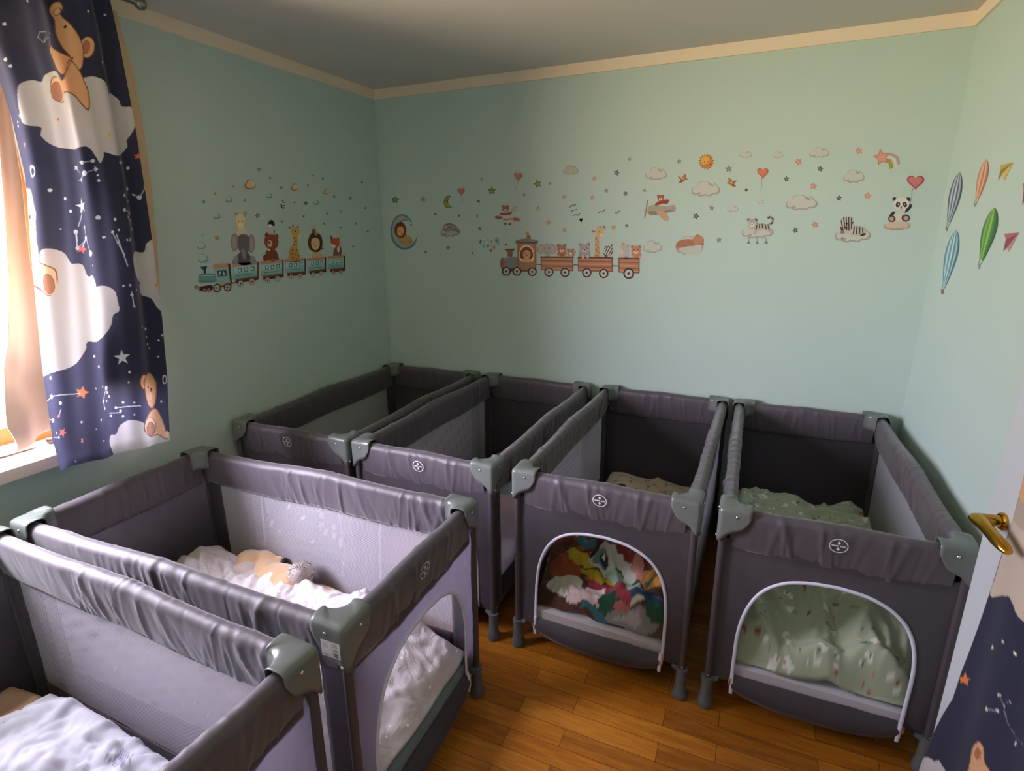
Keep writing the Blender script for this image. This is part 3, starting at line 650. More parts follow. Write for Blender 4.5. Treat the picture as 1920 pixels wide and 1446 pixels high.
# --- back wall: brown animal train
WD, WDK, WDL = '#b98263', '#8a5640', '#cf9d7c'
def wheel(x, y, r): return [('e', '#41312f', x, y, r, r), ('e', '#c9c2bb', x, y, r*.70, r*.72), ('e', '#a49c96', x, y, r*.34, r*.34), ('e', '#3a2a28', x, y, r*.2, r*.2)]
def wagon(x0, x1, y0, y1, wheels, dy=6):
    s = [('p', WD, [x0, y0, x1, y0+dy*.3, x1, y1+dy, x0, y1])]
    for i in range(5):
        f = (i+.5)/5; s.append(STRK(WDK if i % 2 else WDL, 6, x0+2, y0+(y1-y0)*f, (x0+x1)/2, y0+(y1-y0)*f+3, x1-2, y0+(y1-y0)*f+dy*.7))
    s += [STRK('#6b3f30', 12, x0-3, y0+4, x1+3, y0+4+dy*.3), STRK(WDK, 7, x0+3, y0, x0+3, y1), STRK(WDK, 7, x1-3, y0, x1-3, y1+dy), STRK('#8d5a48', 9, x0, y1-3, x1, y1+dy-3)]
    for a in wheels: s += wheel(*a)
    return s
BG = 'brown wooden animal train on the back wall'
sticker('back', 'B', 'locomotive_sticker', 'brown locomotive sticker with a lion in its cab', 'wall sticker',
  [('b', '#8d8a8e', [905, 760, 930, 750, 1000, 750, 1000, 832, 905, 835]), ('e', '#a0604c', 893, 790, 13, 42), STRK('#5e5a60', 12, 905, 830, 1000, 830), ('p', '#9a6a5c', [915, 695, 980, 692, 966, 712, 962, 745, 932, 745, 928, 712]), STRK('#6f5a58', 10, 912, 695, 980, 693),
   ('p', WD, [998, 650, 1130, 650, 1128, 838, 1000, 838]), STRK('#a06a50', 8, 1002, 655, 1004, 836), STRK('#a06a50', 8, 1125, 655, 1124, 836), ('b', '#8a8486', [985, 640, 1010, 625, 1070, 618, 1130, 628, 1142, 642, 1060, 648]), STRK('#6b4a42', 8, 985, 645, 1140, 648),
   ('b', '#efe0cc', [1018, 690, 1060, 662, 1105, 690, 1108, 770, 1060, 780, 1015, 765]), ('b', '#8d4a2e', [1022, 700, 1062, 672, 1100, 700, 1104, 750, 1062, 768, 1018, 750]), ('b', '#d9ad74', [1038, 715, 1062, 698, 1088, 715, 1085, 745, 1062, 758, 1040, 745]), ('e', '#4a2a22', 1052, 722, 3, 4), ('e', '#4a2a22', 1074, 722, 3, 4), ('e', '#7a4a34', 1063, 736, 5, 4), ('b', '#dcb27c', [1035, 760, 1062, 752, 1092, 762, 1090, 782, 1040, 782]),
   STRK('#6e5248', 9, 900, 842, 1128, 842), STRK('#6e5a54', 7, 1128, 796, 1162, 798)] + wheel(922, 845, 31)+wheel(996, 845, 31)+wheel(1102, 848, 31), BG)
sticker('back', 'B', 'squirrel_sticker', 'small orange squirrel sticker on the brown locomotive roof', 'wall sticker', [('b', '#b77a52', [1060, 600, 1070, 570, 1078, 590, 1082, 612, 1066, 618]), ('e', '#c98e62', 1067, 580, 9, 11), ('e', '#9a6246', 1082, 608, 8, 10)], BG)
sticker('back', 'B', 'wagon_sticker', 'wooden wagon sticker with elephant, directly behind the brown locomotive', 'wall sticker', wagon(1160, 1384, 742, 836, ((1216, 850, 32), (1328, 853, 32)))+[STRK('#6e5a54', 7, 1384, 800, 1420, 802)], BG)
sticker('back', 'B', 'wagon_sticker', 'wooden wagon sticker carrying the tall giraffe', 'wall sticker', wagon(1418, 1656, 745, 842, ((1478, 855, 33), (1595, 860, 33)))+[STRK('#6e5a54', 7, 1656, 806, 1700, 808)], BG)
sticker('back', 'B', 'wagon_sticker', 'single wheeled wooden wagon sticker at the tail of the brown train', 'wall sticker', wagon(1698, 1842, 752, 852, ((1768, 860, 38),)), BG)
def head(c, cd_, x, y, r, ears='round', muzzle='#e6cdb6'):
    e = [('e', cd_, x-r*.72, y-r*.72, r*.34, r*.34), ('e', cd_, x+r*.72, y-r*.72, r*.34, r*.34)] if ears == 'round' else []
    return e+[('e', c, x, y, r, r*.95), ('e', muzzle, x, y+r*.36, r*.46, r*.36), ('e', '#33261f', x, y+r*.22, r*.15, r*.11), ('e', '#33261f', x-r*.38, y-r*.08, r*.09, r*.12), ('e', '#33261f', x+r*.38, y-r*.08, r*.09, r*.12)]
sticker('back', 'B', 'elephant_sticker', 'grey elephant sticker riding in the first brown wagon', 'wall sticker', [('e', '#a59d98', 1163, 690, 27, 36, 10), ('e', '#a59d98', 1240, 690, 27, 36, -10), ('e', '#bcaea8', 1161, 692, 17, 25, 10), ('e', '#bcaea8', 1242, 692, 17, 25, -10), ('b', '#b0a8a2', [1170, 690, 1185, 658, 1205, 650, 1225, 660, 1235, 695, 1222, 735, 1215, 758, 1198, 758, 1195, 730, 1178, 730]), ('e', '#46403e', 1190, 685, 3, 4), ('e', '#46403e', 1220, 685, 3, 4), STRK('#8d8580', 3, 1196, 715, 1214, 715), STRK('#8d8580', 3, 1198, 730, 1214, 730), ('e', '#c8c0ba', 1178, 732, 9, 12), ('e', '#c8c0ba', 1236, 732, 9, 12)], BG)
sticker('back', 'B', 'bear_sticker', 'reddish brown bear sticker beside the grey elephant, first brown wagon', 'wall sticker', [('b', '#a8694e', [1275, 735, 1285, 705, 1325, 705, 1335, 738])]+head('#b5765a', '#9a5c44', 1304, 690, 32)+[('e', '#c58c70', 1285, 735, 9, 9), ('e', '#c58c70', 1328, 735, 9, 9)], BG)
sticker('back', 'B', 'monkey_sticker', 'small monkey sticker at the right end of the first brown wagon', 'wall sticker', [STRK('#8a5a42', 5, 1385, 735, 1398, 715, 1400, 702)]+head('#b58468', '#9a6a50', 1366, 712, 24)+[('e', '#b58468', 1352, 738, 8, 7), ('e', '#b58468', 1382, 738, 8, 7)], BG)
sticker('back', 'B', 'hippo_sticker', 'grey hippo sticker riding left of the tall giraffe', 'wall sticker', [('b', '#a79a9a', [1430, 700, 1462, 690, 1498, 705, 1500, 745, 1432, 748])]+head('#b3a6a4', '#8f8486', 1464, 688, 36, muzzle='#c9bdb8')+[('p', '#8f8486', [1418, 650, 1440, 658, 1430, 672]), ('p', '#8f8486', [1496, 640, 1490, 664, 1478, 654]), ('e', '#c0b3ae', 1452, 745, 10, 12), ('e', '#c0b3ae', 1484, 742, 10, 12)], BG)
sticker('back', 'B', 'giraffe_sticker', 'tall giraffe sticker rising from the middle brown wagon', 'wall sticker', [('b', '#c99a68', [1530, 740, 1545, 700, 1565, 710, 1570, 750]), ('p', '#d3a674', [1536, 600, 1562, 600, 1566, 735, 1534, 735]), ('b', '#d8ae7c', [1540, 570, 1560, 540, 1585, 555, 1592, 590, 1578, 608, 1552, 605]), ('e', '#e8d0ac', 1580, 596, 13, 11), ('e', '#a8744c', 1524, 570, 14, 7, 10), ('e', '#a8744c', 1598, 540, 9, 12), STRK('#8a5a3c', 5, 1558, 545, 1556, 532), STRK('#8a5a3c', 5, 1574, 545, 1578, 530), ('e', '#3a2a22', 1565, 572, 3, 4)]
  + [('e', '#a06c44', x, y, 5, 6) for x, y in ((1544, 620), (1555, 640), (1543, 660), (1556, 680), (1545, 700), (1558, 715), (1550, 735))], BG)
sticker('back', 'B', 'zebra_sticker', 'black striped zebra foal sticker right of the tall giraffe', 'wall sticker', [('b', '#cfc8c2', [1598, 690, 1620, 662, 1650, 668, 1660, 700, 1650, 740, 1605, 742])]+[STRK('#2c2626', 6, *p) for p in ((1600, 690, 1615, 670), (1604, 712, 1628, 668), (1612, 728, 1642, 672), (1628, 735, 1655, 682), (1642, 738, 1660, 700), (1596, 720, 1604, 738))]+[('p', '#2c2626', [1648, 655, 1658, 662, 1648, 678]), ('e', '#5a5050', 1612, 738, 12, 7), ('e', '#b8b0aa', 1636, 738, 9, 6)], BG)
sticker('back', 'B', 'rhino_sticker', 'pale grey rhino sticker in the tail wagon', 'wall sticker', [('b', '#bfb6b0', [1700, 720, 1715, 665, 1745, 650, 1768, 680, 1768, 735, 1750, 760, 1715, 755]), ('p', '#a59c98', [1722, 645, 1740, 655, 1726, 672]), ('p', '#a59c98', [1775, 660, 1762, 690, 1756, 668]), ('e', '#d0c8c0', 1715, 712, 16, 18), ('p', '#e4ddd2', [1696, 700, 1690, 680, 1706, 694]), ('e', '#3a3434', 1735, 690, 3, 4), ('e', '#aaa19c', 1748, 748, 12, 12)], BG)
sticker('back', 'B', 'bear_sticker', 'light brown bear sticker right of the pale rhino', 'wall sticker', [('b', '#b98068', [1790, 745, 1795, 715, 1845, 715, 1850, 750])]+head('#c48a6c', '#a86e54', 1818, 700, 33)+[('e', '#cf9c80', 1796, 742, 10, 10), ('e', '#cf9c80', 1845, 746, 10, 9)], BG)
def cloud(x, y, w, h, e='#a3a09e', i='#c4c6be'): return [('c', e, x, y, w, h), ('c', i, x-w*.01, y-h*.03, w*.9, h*.86), ('e', e, x+w*.18, y-h*.24, w*.10, h*.07, 20), ('e', e, x-w*.26, y+h*.28, w*.09, h*.06, -20)]
sticker('back', 'B', 'moon_sticker', 'grey crescent moon sticker with a lion asleep on it', 'wall sticker',
  [('b', '#6c8488', [270, 505, 235, 462, 190, 450, 145, 480, 120, 560, 135, 640, 190, 690, 245, 690, 290, 655, 308, 590, 285, 640, 240, 655, 190, 630, 175, 560, 190, 510, 230, 492]), ('b', '#9fb3b0', [255, 495, 225, 470, 190, 462, 150, 492, 132, 560, 146, 630, 195, 678, 240, 678, 280, 648, 296, 615, 275, 645, 235, 662, 182, 636, 163, 560, 180, 505, 220, 486]),
   ('b', '#c99c62', [180, 610, 220, 590, 262, 610, 272, 645, 240, 662, 190, 640]), ('b', '#7e3f24', [150, 540, 165, 512, 200, 505, 222, 530, 228, 580, 205, 612, 165, 605, 148, 575]), ('b', '#dcae70', [165, 560, 180, 535, 205, 540, 212, 575, 195, 598, 170, 592]), STRK('#5a3a2a', 3, 178, 570, 190, 574), ('e', '#8a5632', 198, 584, 5, 4), ('e', '#b58850', 255, 640, 18, 9, -15), ('e', '#7e3f24', 262, 522, 6, 8)])
sticker('back', 'B', 'cloud_sticker', 'grey cloud sticker with a sleeping mouse, right of the crescent moon', 'wall sticker', cloud(532, 562, 132, 100, '#8c8788', '#b0b2ac')+[('b', '#98908f', [478, 545, 500, 515, 540, 512, 575, 535, 590, 570, 540, 565, 500, 570]), STRK('#5f5a5c', 5, 485, 560, 495, 525, 530, 515, 560, 525), STRK('#5f5a5c', 5, 500, 565, 515, 540, 545, 540), STRK('#5f5a5c', 5, 545, 560, 575, 555, 590, 580), ('e', '#b7adaa', 500, 540, 14, 12)])
for x, y, s, sx, sy, nm in ((608, 290, 52, 620, 380, 'pink heart balloon sticker up right of the yellow green moon'), (1003, 187, 58, 980, 290, 'pink heart balloon sticker above the red plane')):
    sticker('back', 'B', 'heart_balloon_sticker', nm, 'wall sticker', [STRK('#9aa69a', 3, x, y+s*.5, (x+sx)/2+3, (y+s*.5+sy)/2, sx, sy), ('h', '#a8665c', x, y, s, s*1.05), ('h', '#c47f72', x-1, y-1, s*.78, s*.82)])
sticker('back', 'B', 'moon_sticker', 'small yellow green crescent moon sticker with a face', 'wall sticker', [('b', '#6d7a34', [540, 325, 510, 322, 490, 350, 490, 380, 508, 405, 545, 402, 525, 385, 518, 362, 525, 340]), ('b', '#a8a850', [530, 330, 510, 330, 497, 352, 497, 378, 512, 398, 532, 398, 516, 382, 510, 362, 515, 342]), ('e', '#5a6030', 505, 358, 3, 4)])
sticker('back', 'B', 'plane_sticker', 'red propeller plane sticker with a bear, above the brown locomotive', 'wall sticker', [('e', '#b57a62', 868, 472, 30, 13, 5), ('e', '#b57a62', 990, 485, 30, 12, 8), STRK('#9a5a48', 10, 850, 472, 1010, 488), ('b', '#cfc4b8', [895, 470, 925, 455, 962, 470, 960, 505, 930, 515, 898, 502]), STRK('#b0705c', 9, 898, 490, 960, 480), ('e', '#6a5a56', 914, 516, 9, 7), ('e', '#6a5a56', 944, 518, 9, 7), ('b', '#9a5a4a', [878, 440, 925, 440, 955, 430, 952, 452, 885, 455]), ('b', '#c2b6ac', [955, 420, 975, 395, 1005, 398, 985, 412, 1000, 420, 965, 440])]+head('#a8695a', '#8d4f42', 916, 412, 23))
sticker('back', 'B', 'cloud_sticker', 'pale outlined cloud sticker above the row of small birds', 'wall sticker', [('c', '#a59e90', 1367, 145, 108, 72), ('c', '#b3b8a6', 1367, 146, 96, 60)])
for i, (p, nm) in enumerate((((1358, 402, 1375, 388, 1404, 384), 'topmost of four'), ((1365, 435, 1385, 420, 1412, 416), 'second of four'), ((1380, 460, 1405, 452, 1412, 460, 1432, 444), 'third of four'), ((1425, 482, 1438, 500, 1440, 505, 1448, 478), 'lowest of four'))):
    sticker('back', 'B', 'bird_sticker', f'{nm} black bird stickers in a slanting line left of the giraffe', 'wall sticker', [STRK('#2f3836', 5, *p)], 'black birds flying on the back wall')
sticker('back', 'B', 'bird_sticker', 'black bird sticker gliding just above the tall giraffe head', 'wall sticker', [STRK('#2f3836', 5, 1555, 440, 1578, 430, 1586, 434, 1608, 416)], 'black birds flying on the back wall')
sticker('back', 'B', 'bird_sticker', 'black bird sticker with raised wings, rightmost of the birds', 'wall sticker', [STRK('#2f3836', 5, 1672, 434, 1684, 450, 1690, 436, 1708, 426)], 'black birds flying on the back wall')
for x, y, r, c, nm in ((740, 640, 14, '#5a7f92', 'blue balloon sticker at the left end'), (765, 672, 13, '#7fb0ac', 'teal balloon sticker at the lower left'), (793, 670, 11, '#5f8f62', 'green balloon sticker in the middle'), (770, 637, 7, '#7fae9c', 'pale green balloon sticker at the upper left'), (795, 627, 6, '#8aa8a0', 'grey green balloon sticker at the top'), (818, 640, 9, '#a08f62', 'ochre balloon sticker'), (855, 630, 17, '#6f9dA8', 'largest blue balloon sticker'), (836, 680, 12, '#b0876a', 'brown balloon sticker'), (813, 702, 10, '#b05a4c', 'red balloon sticker at the bottom'), (866, 652, 7, '#7d9c94', 'small grey balloon sticker at the right end')):
    sticker('back', 'B', 'balloon_sticker', f'{nm} of the cluster left of the brown locomotive', 'wall sticker', [('e', c, x, y-r*.2, r*.85, r), STRK(c, 3, x, y+r*.6, x+2, y+r*1.5), ('e', '#d7e2dc', x-r*.3, y-r*.5, r*.2, r*.28)], 'small balloon cluster on the back wall')
# --- back wall, right half
for x, y, w, h, nm in ((180, 270, 142, 92, 'cloud sticker above the red scarf plane'), (510, 370, 190, 112, 'large cloud sticker under the sun'), (775, 140, 84, 52, 'small cloud sticker right of the sun, topmost row'), (990, 143, 68, 48, 'smallest cloud sticker in the top row'), (1267, 128, 132, 76, 'cloud sticker at the right end of the top row'), (1497, 287, 140, 96, 'cloud sticker below the shooting star'), (1148, 462, 212, 112, 'widest cloud sticker, above the striped tiger'), (690, 503, 74, 46, 'small cloud sticker up left of the striped tiger'), (877, 458, 42, 32, 'tiny cloud sticker below the orange heart balloon'), (155, 757, 122, 92, 'cloud sticker right of the tail wagon')):
    sticker('back', 'C', 'cloud_sticker', nm+', back wall', 'wall sticker', cloud(x, y, w, h))
sticker('back', 'C', 'sun_sticker', 'orange smiling sun sticker with short rays', 'wall sticker', [('sun', '#b0602c', 513, 190, 54), ('e', '#c9853c', 513, 190, 42, 42), ('e', '#dca956', 506, 182, 30, 30), ('e', '#8a4a28', 500, 190, 3, 4), ('e', '#8a4a28', 524, 190, 3, 4), STRK('#8a4a28', 3, 502, 204, 512, 209, 524, 204), ('e', '#c8623c', 540, 205, 12, 9)])
sticker('back', 'C', 'shooting_star_sticker', 'pink shooting star sticker trailing a pastel rainbow', 'wall sticker', [STRK('#b59a98', 20, 1700, 150, 1745, 140, 1785, 160, 1798, 205), STRK('#d4cfc8', 16, 1700, 162, 1740, 156, 1770, 178, 1780, 222), STRK('#a8984a', 26, 1705, 175, 1735, 185, 1748, 235), ('s', '#c0786a', 1682, 160, 56, -12, .52), ('s', '#d69c8a', 1682, 160, 44, -12, .52)])
for x, y, nm, f in ((357, 302, 'left of the sun', 1), (682, 328, 'right of the largest sunlit cloud', -1)):
    sticker('back', 'C', 'small_bird_sticker', f'orange fluttering bird sticker {nm}', 'wall sticker', [('b', '#a8724a', [x-f*4, y-12, x+f*22, y-32, x+f*20, y-6, x+f*34, y+4, x+f*10, y+12]), ('b', '#8f5a3a', [x-f*34, y-14, x-f*10, y-6, x+f*10, y+10, x-f*8, y+26, x-f*30, y+26, x-f*16, y+10]), ('e', '#c89468', x, y, 14, 10, -30*f), ('e', '#5a3a2a', x+f*8, y-8, 3, 3)])
sticker('back', 'C', 'heart_balloon_sticker', 'orange pink heart balloon sticker right of the sun', 'wall sticker', [STRK('#9aa08c', 3, 882, 298, 884, 345, 874, 386), ('h', '#b8644e', 890, 262, 76, 74), ('h', '#cf8068', 889, 260, 60, 58), ('p', '#b8644e', [880, 296, 890, 296, 885, 305])])
sticker('back', 'C', 'plane_sticker', 'grey plane sticker with a bear in a red scarf', 'wall sticker', [STRK('#a5836e', 9, 122, 448, 112, 510, 102, 566), ('b', '#a89f92', [125, 495, 160, 478, 240, 485, 300, 480, 305, 520, 240, 530, 150, 545, 120, 530]), ('b', '#8d8478', [128, 520, 200, 520, 300, 510, 240, 532, 150, 546]), ('p', '#b0988a', [282, 485, 304, 478, 300, 518, 290, 505]), ('b', '#c4a083', [180, 520, 230, 520, 262, 560, 255, 585, 235, 582, 200, 550]), ('b', '#9c4038', [172, 470, 210, 448, 262, 442, 252, 472, 225, 468, 180, 482])]+head('#b5654c', '#9a4e3c', 208, 432, 22))
sticker('back', 'C', 'bear_sticker', 'brown bear sticker asleep on a cloud, right of the train tail', 'wall sticker', cloud(402, 748, 176, 140)+[('b', '#a8745a', [310, 745, 335, 715, 400, 705, 440, 720, 435, 750, 380, 755, 345, 775, 318, 778]), ('e', '#b98468', 460, 712, 38, 34, 20), ('e', '#a8745a', 455, 682, 10, 9), ('e', '#a8745a', 490, 738, 7, 10), STRK('#7a4c38', 3, 455, 722, 468, 728), ('e', '#c89a7e', 335, 770, 16, 9), ('b', '#bcc0b8', [330, 775, 400, 752, 480, 760, 470, 800, 400, 815])])
sticker('back', 'C', 'tiger_sticker', 'grey striped tiger sticker draped over a cloud with hanging stars', 'wall sticker', cloud(855, 650, 210, 112)+[('b', '#b5aea8', [795, 640, 830, 612, 880, 600, 925, 612, 950, 645, 945, 668, 900, 640, 860, 650, 845, 672, 825, 672, 830, 640])]+[STRK('#4a4444', 7, *p) for p in ((850, 612, 846, 640), (868, 604, 866, 636), (886, 602, 888, 634), (905, 606, 912, 640), (925, 614, 932, 648))]+[STRK('#8d8684', 12, 920, 612, 950, 600, 958, 575, 940, 555, 925, 562), STRK('#4a4444', 12, 945, 603, 954, 594), STRK('#4a4444', 12, 958, 575, 952, 564), ('e', '#5a5454', 930, 562, 10, 8)]+head('#bdb6b0', '#6e6866', 818, 600, 32, muzzle='#d8d2cc')+[STRK('#4a4444', 4, 806, 578, 810, 590), STRK('#4a4444', 4, 818, 574, 819, 588), STRK('#4a4444', 4, 831, 578, 828, 590)]+sum([[STRK('#84847c', 3, x, 695, x, 715), ('p', '#7e7c7a', [x-10, 735, x, 715, x+10, 735])] for x in (793, 850, 910)], []))
sticker('back', 'C', 'zebra_sticker', 'striped zebra sticker resting on a cloud near the corner', 'wall sticker', cloud(1490, 672, 238, 122)+[('b', '#c2bbb4', [1405, 640, 1408, 575, 1435, 555, 1488, 558, 1498, 610, 1560, 620, 1575, 660, 1545, 685, 1480, 680, 1420, 665])]+[STRK('#3d3737', 7, *p) for p in ((1412, 580, 1425, 650), (1428, 562, 1438, 640), (1445, 558, 1450, 645), (1462, 558, 1464, 650), (1480, 562, 1480, 640), (1492, 590, 1478, 612), (1500, 620, 1492, 672), (1518, 620, 1512, 675), (1536, 622, 1534, 672), (1554, 630, 1556, 665), (1408, 625, 1420, 662), (1440, 600, 1460, 605), (1430, 625, 1452, 630))]+[('e', '#403a3a', 1558, 675, 20, 8, -15), ('e', '#8a7a76', 1420, 660, 14, 10), ('e', '#b5766c', 1418, 700, 8, 8)])
sticker('back', 'C', 'panda_sticker', 'panda sticker waving while sitting on a small cloud', 'wall sticker', [('c', '#b0988a', 1785, 612, 176, 78), ('c', '#c9b8a6', 1785, 608, 158, 62), ('b', '#38323a', [1735, 545, 1760, 520, 1775, 535, 1755, 570, 1732, 560]), ('b', '#38323a', [1840, 515, 1858, 480, 1878, 472, 1882, 492, 1862, 515, 1838, 530]), ('b', '#cdcac2', [1765, 540, 1800, 515, 1838, 535, 1848, 575, 1800, 590, 1760, 580]), ('e', '#4d3a42', 1750, 570, 25, 22), ('e', '#4d3a42', 1842, 565, 28, 24), ('e', '#c49a98', 1748, 570, 15, 13), ('e', '#c49a98', 1844, 566, 17, 14),
   ('e', '#38323a', 1768, 440, 14, 14), ('e', '#38323a', 1858, 440, 14, 14), ('e', '#d8d4cc', 1812, 470, 54, 42), ('e', '#38323a', 1790, 475, 14, 19, 25), ('e', '#38323a', 1836, 475, 14, 19, -25), ('e', '#f0eee8', 1793, 473, 4, 5), ('e', '#f0eee8', 1833, 473, 4, 5), ('e', '#38323a', 1812, 492, 6, 4), STRK('#6a6264', 3, 1804, 502, 1812, 505, 1820, 502)])
sticker('back', 'C', 'heart_balloon_sticker', 'large red pink heart balloon sticker above the waving panda', 'wall sticker', [STRK('#9aa08c', 4, 1886, 372, 1882, 420, 1872, 470), ('h', '#a8505a', 1908, 322, 118, 100), ('h', '#c87a7c', 1906, 320, 92, 76), ('p', '#a8505a', [1880, 368, 1894, 368, 1886, 380])])
# --- right wall: hot air balloons and paper kites
def hab(top, bot, w, cols, name, label, basket):
    tx, ty = top; bx, by = bot; H = by-ty; n = len(cols); s = []
    prof = [(0, .05), (.05, .42), (.14, .74), (.27, .96), (.40, 1.0), (.55, .86), (.70, .60), (.82, .36), (.86, .26)]
    def edge(f, u):
        hw = float(np.interp(f, [p[0] for p in prof], [p[1] for p in prof])); cx = tx+(bx-tx)*f**1.1; return (cx+u*hw*w/2, ty+H*f)
    fs = np.linspace(0, .86, 16)
    for i, c in enumerate(cols):
        ua, ub = -1+2*i/n, -1+2*(i+1)/n
        s.append(('p', c, [v for f in fs for v in edge(f, ua)]+[v for f in fs[::-1] for v in edge(f, ub)]))
    a, b = edge(.86, -1), edge(.86, 1)
    s += [STRK('#8d9a94', 3, *a, bx-5, by-H*.06), STRK('#8d9a94', 3, *b, bx+5, by-H*.06), ('p', basket, [bx-9, by-H*.07, bx+9, by-H*.07, bx+7, by, bx-7, by])]
    sticker('right', 'R', name, label, 'wall sticker', s, 'hot air balloons and kites on the right wall')
hab((640, 335), (545, 775), 92, ['#5e6d84', '#b8c0cc', '#65748c', '#bfc6d0', '#56657c', '#aab4c0', '#4f5d74'], 'air_balloon_sticker', 'navy and white striped hot air balloon sticker nearest the back corner', '#7f8a86')
hab((842, 238), (758, 592), 76, ['#c28a72', '#ddb59c', '#c07a62', '#dcae94', '#b8725c'], 'air_balloon_sticker', 'orange striped hot air balloon sticker, topmost on the right wall', '#8f9488')
hab((615, 770), (512, 1250), 100, ['#5d90a4', '#b9d4d8', '#6a9cae', '#c0dadb', '#5788a0', '#a4c4ca', '#4f7f98'], 'air_balloon_sticker', 'blue and white striped hot air balloon sticker, lowest on the right wall', '#a0606a')
hab((905, 600), (788, 1062), 112, ['#4f8a4a', '#7fae58', '#5c9850', '#9abf62', '#57934c', '#3f7a42', '#356a3c'], 'air_balloon_sticker', 'plain green hot air balloon sticker on the right wall', '#8f9a8c')
KG = 'hot air balloons and kites on the right wall'
sticker('right', 'R', 'paper_kite_sticker', 'yellow paper kite sticker at the top right', 'wall sticker', [('p', '#c0a24e', [1048, 258, 950, 280, 948, 322]), ('p', '#8f7a3a', [1048, 258, 948, 322, 932, 400, 960, 345]), ('p', '#ccb86c', [1048, 258, 960, 345, 968, 380, 978, 398])], KG)
sticker('right', 'R', 'paper_kite_sticker', 'pink paper kite sticker right of the green balloon', 'wall sticker', [('p', '#b06a74', [1090, 788, 978, 796, 990, 842]), ('p', '#8d4a58', [1090, 788, 990, 842, 970, 930, 1000, 900]), ('p', '#c08a90', [1090, 788, 1000, 900, 1012, 932])], KG)
sticker('right', 'R', 'paper_kite_sticker', 'red paper kite sticker cut by the right photo edge', 'wall sticker', [('p', '#b0646a', [1160, 395, 1118, 420, 1124, 470]), ('p', '#8d4a50', [1160, 395, 1124, 470, 1114, 580, 1138, 530])], KG)
# --- little stars, each its own sticker
STARS = [('left', 'L', 'blue', '#4f7f88', (700, 132, 22, 200, 425, 20, 570, 413, 18, 897, 297, 17, 1137, 275, 14, 1272, 213, 15, 1375, 378, 16, 1520, 393, 22, 1658, 480, 14, 1625, 250, 14, 1313, 530, 14, 1100, 555, 13, 685, 550, 28, 1287, 622, 14, 1430, 658, 14, 1675, 692, 16, 1545, 827, 14, 1568, 620, 12)),
    ('left', 'L', 'dark blue', '#2e4e5c', (1117, 437, 24)),
    ('left', 'L', 'gold', '#a08a58', (797, 208, 15, 465, 288, 17, 302, 350, 19, 1187, 187, 14, 1017, 430, 14, 1433, 512, 14, 907, 603, 17, 320, 748, 27)),
    ('back', 'B', 'green outlined', '#5d7a3e', (152, 350, 30, 820, 287, 30, 1137, 240, 30)),
    ('back', 'B', 'faint grey', '#93a297', (345, 345, 24, 750, 208, 16, 1222, 237, 16, 1045, 315, 16, 720, 460, 16, 1612, 287, 20, 1775, 68, 17, 1878, 285, 16)),
    ('back', 'B', 'dark grey', '#5d6a66', (728, 360, 14, 430, 447, 12, 594, 460, 12, 737, 550, 16, 517, 683, 18, 363, 713, 12, 685, 718, 11, 920, 660, 11, 1684, 163, 23, 1746, 306, 19, 1755, 528, 16)),
    ('back', 'B', 'pink', '#b0877c', (1140, 410, 19, 1212, 507, 18, 1322, 330, 21, 1516, 333, 20, 1530, 202, 20, 1325, 560, 17)),
    ('back', 'B', 'gold', '#b08a58', (1663, 540, 21)),
    ('back', 'C', 'grey', '#85837f', (662, 237, 26, 332, 188, 20, 550, 498, 20, 597, 712, 22)),
    ('back', 'C', 'dark grey', '#4f4c4c', (1048, 304, 22, 1272, 237, 22, 780, 378, 14, 1398, 432, 22, 445, 553, 24, 1107, 648, 22)),
    ('back', 'C', 'pink', '#c58676', (1127, 190, 27, 1531, 117, 27, 1227, 352, 26, 1588, 418, 28, 1237, 610, 26))]
LM = [s for s in STK]
def short(l):
    for cut in (' sticker', ): l = l.replace(cut, '')
    for k in (' sitting', ' with', ' leading', ' high', ' standing', ' riding', ' on ', ' in ', ' above', ' under', ' trailing', ' asleep', ' draped', ' resting', ' waving', ' of ', ' beside', ' at ', ',', ' below', ' rising', ' perched', ' up ', ' left ', ' right ', ' directly', ' carrying', ' gliding', ' nearest', ' just'):
        i = l.find(k, 4)
        if i > 0: l = l[:i]
    return l.strip()
USED = {}
def where(c, lm, wall):
    d = c-lm[3]; h = d[1] if wall == 'left' else d[0]; v = d[2]
    if abs(h) > 1.8*abs(v): return 'right of' if h > 0 else 'left of'
    if abs(v) > 1.8*abs(h): return 'above' if v > 0 else 'below'
    return ('up ' if v > 0 else 'down ')+('right' if h > 0 else 'left')+' of'
cnt = {}
for l in LM: cnt[(l[0], short(l[2]))] = cnt.get((l[0], short(l[2])), 0)+1
ri = random.Random(4)
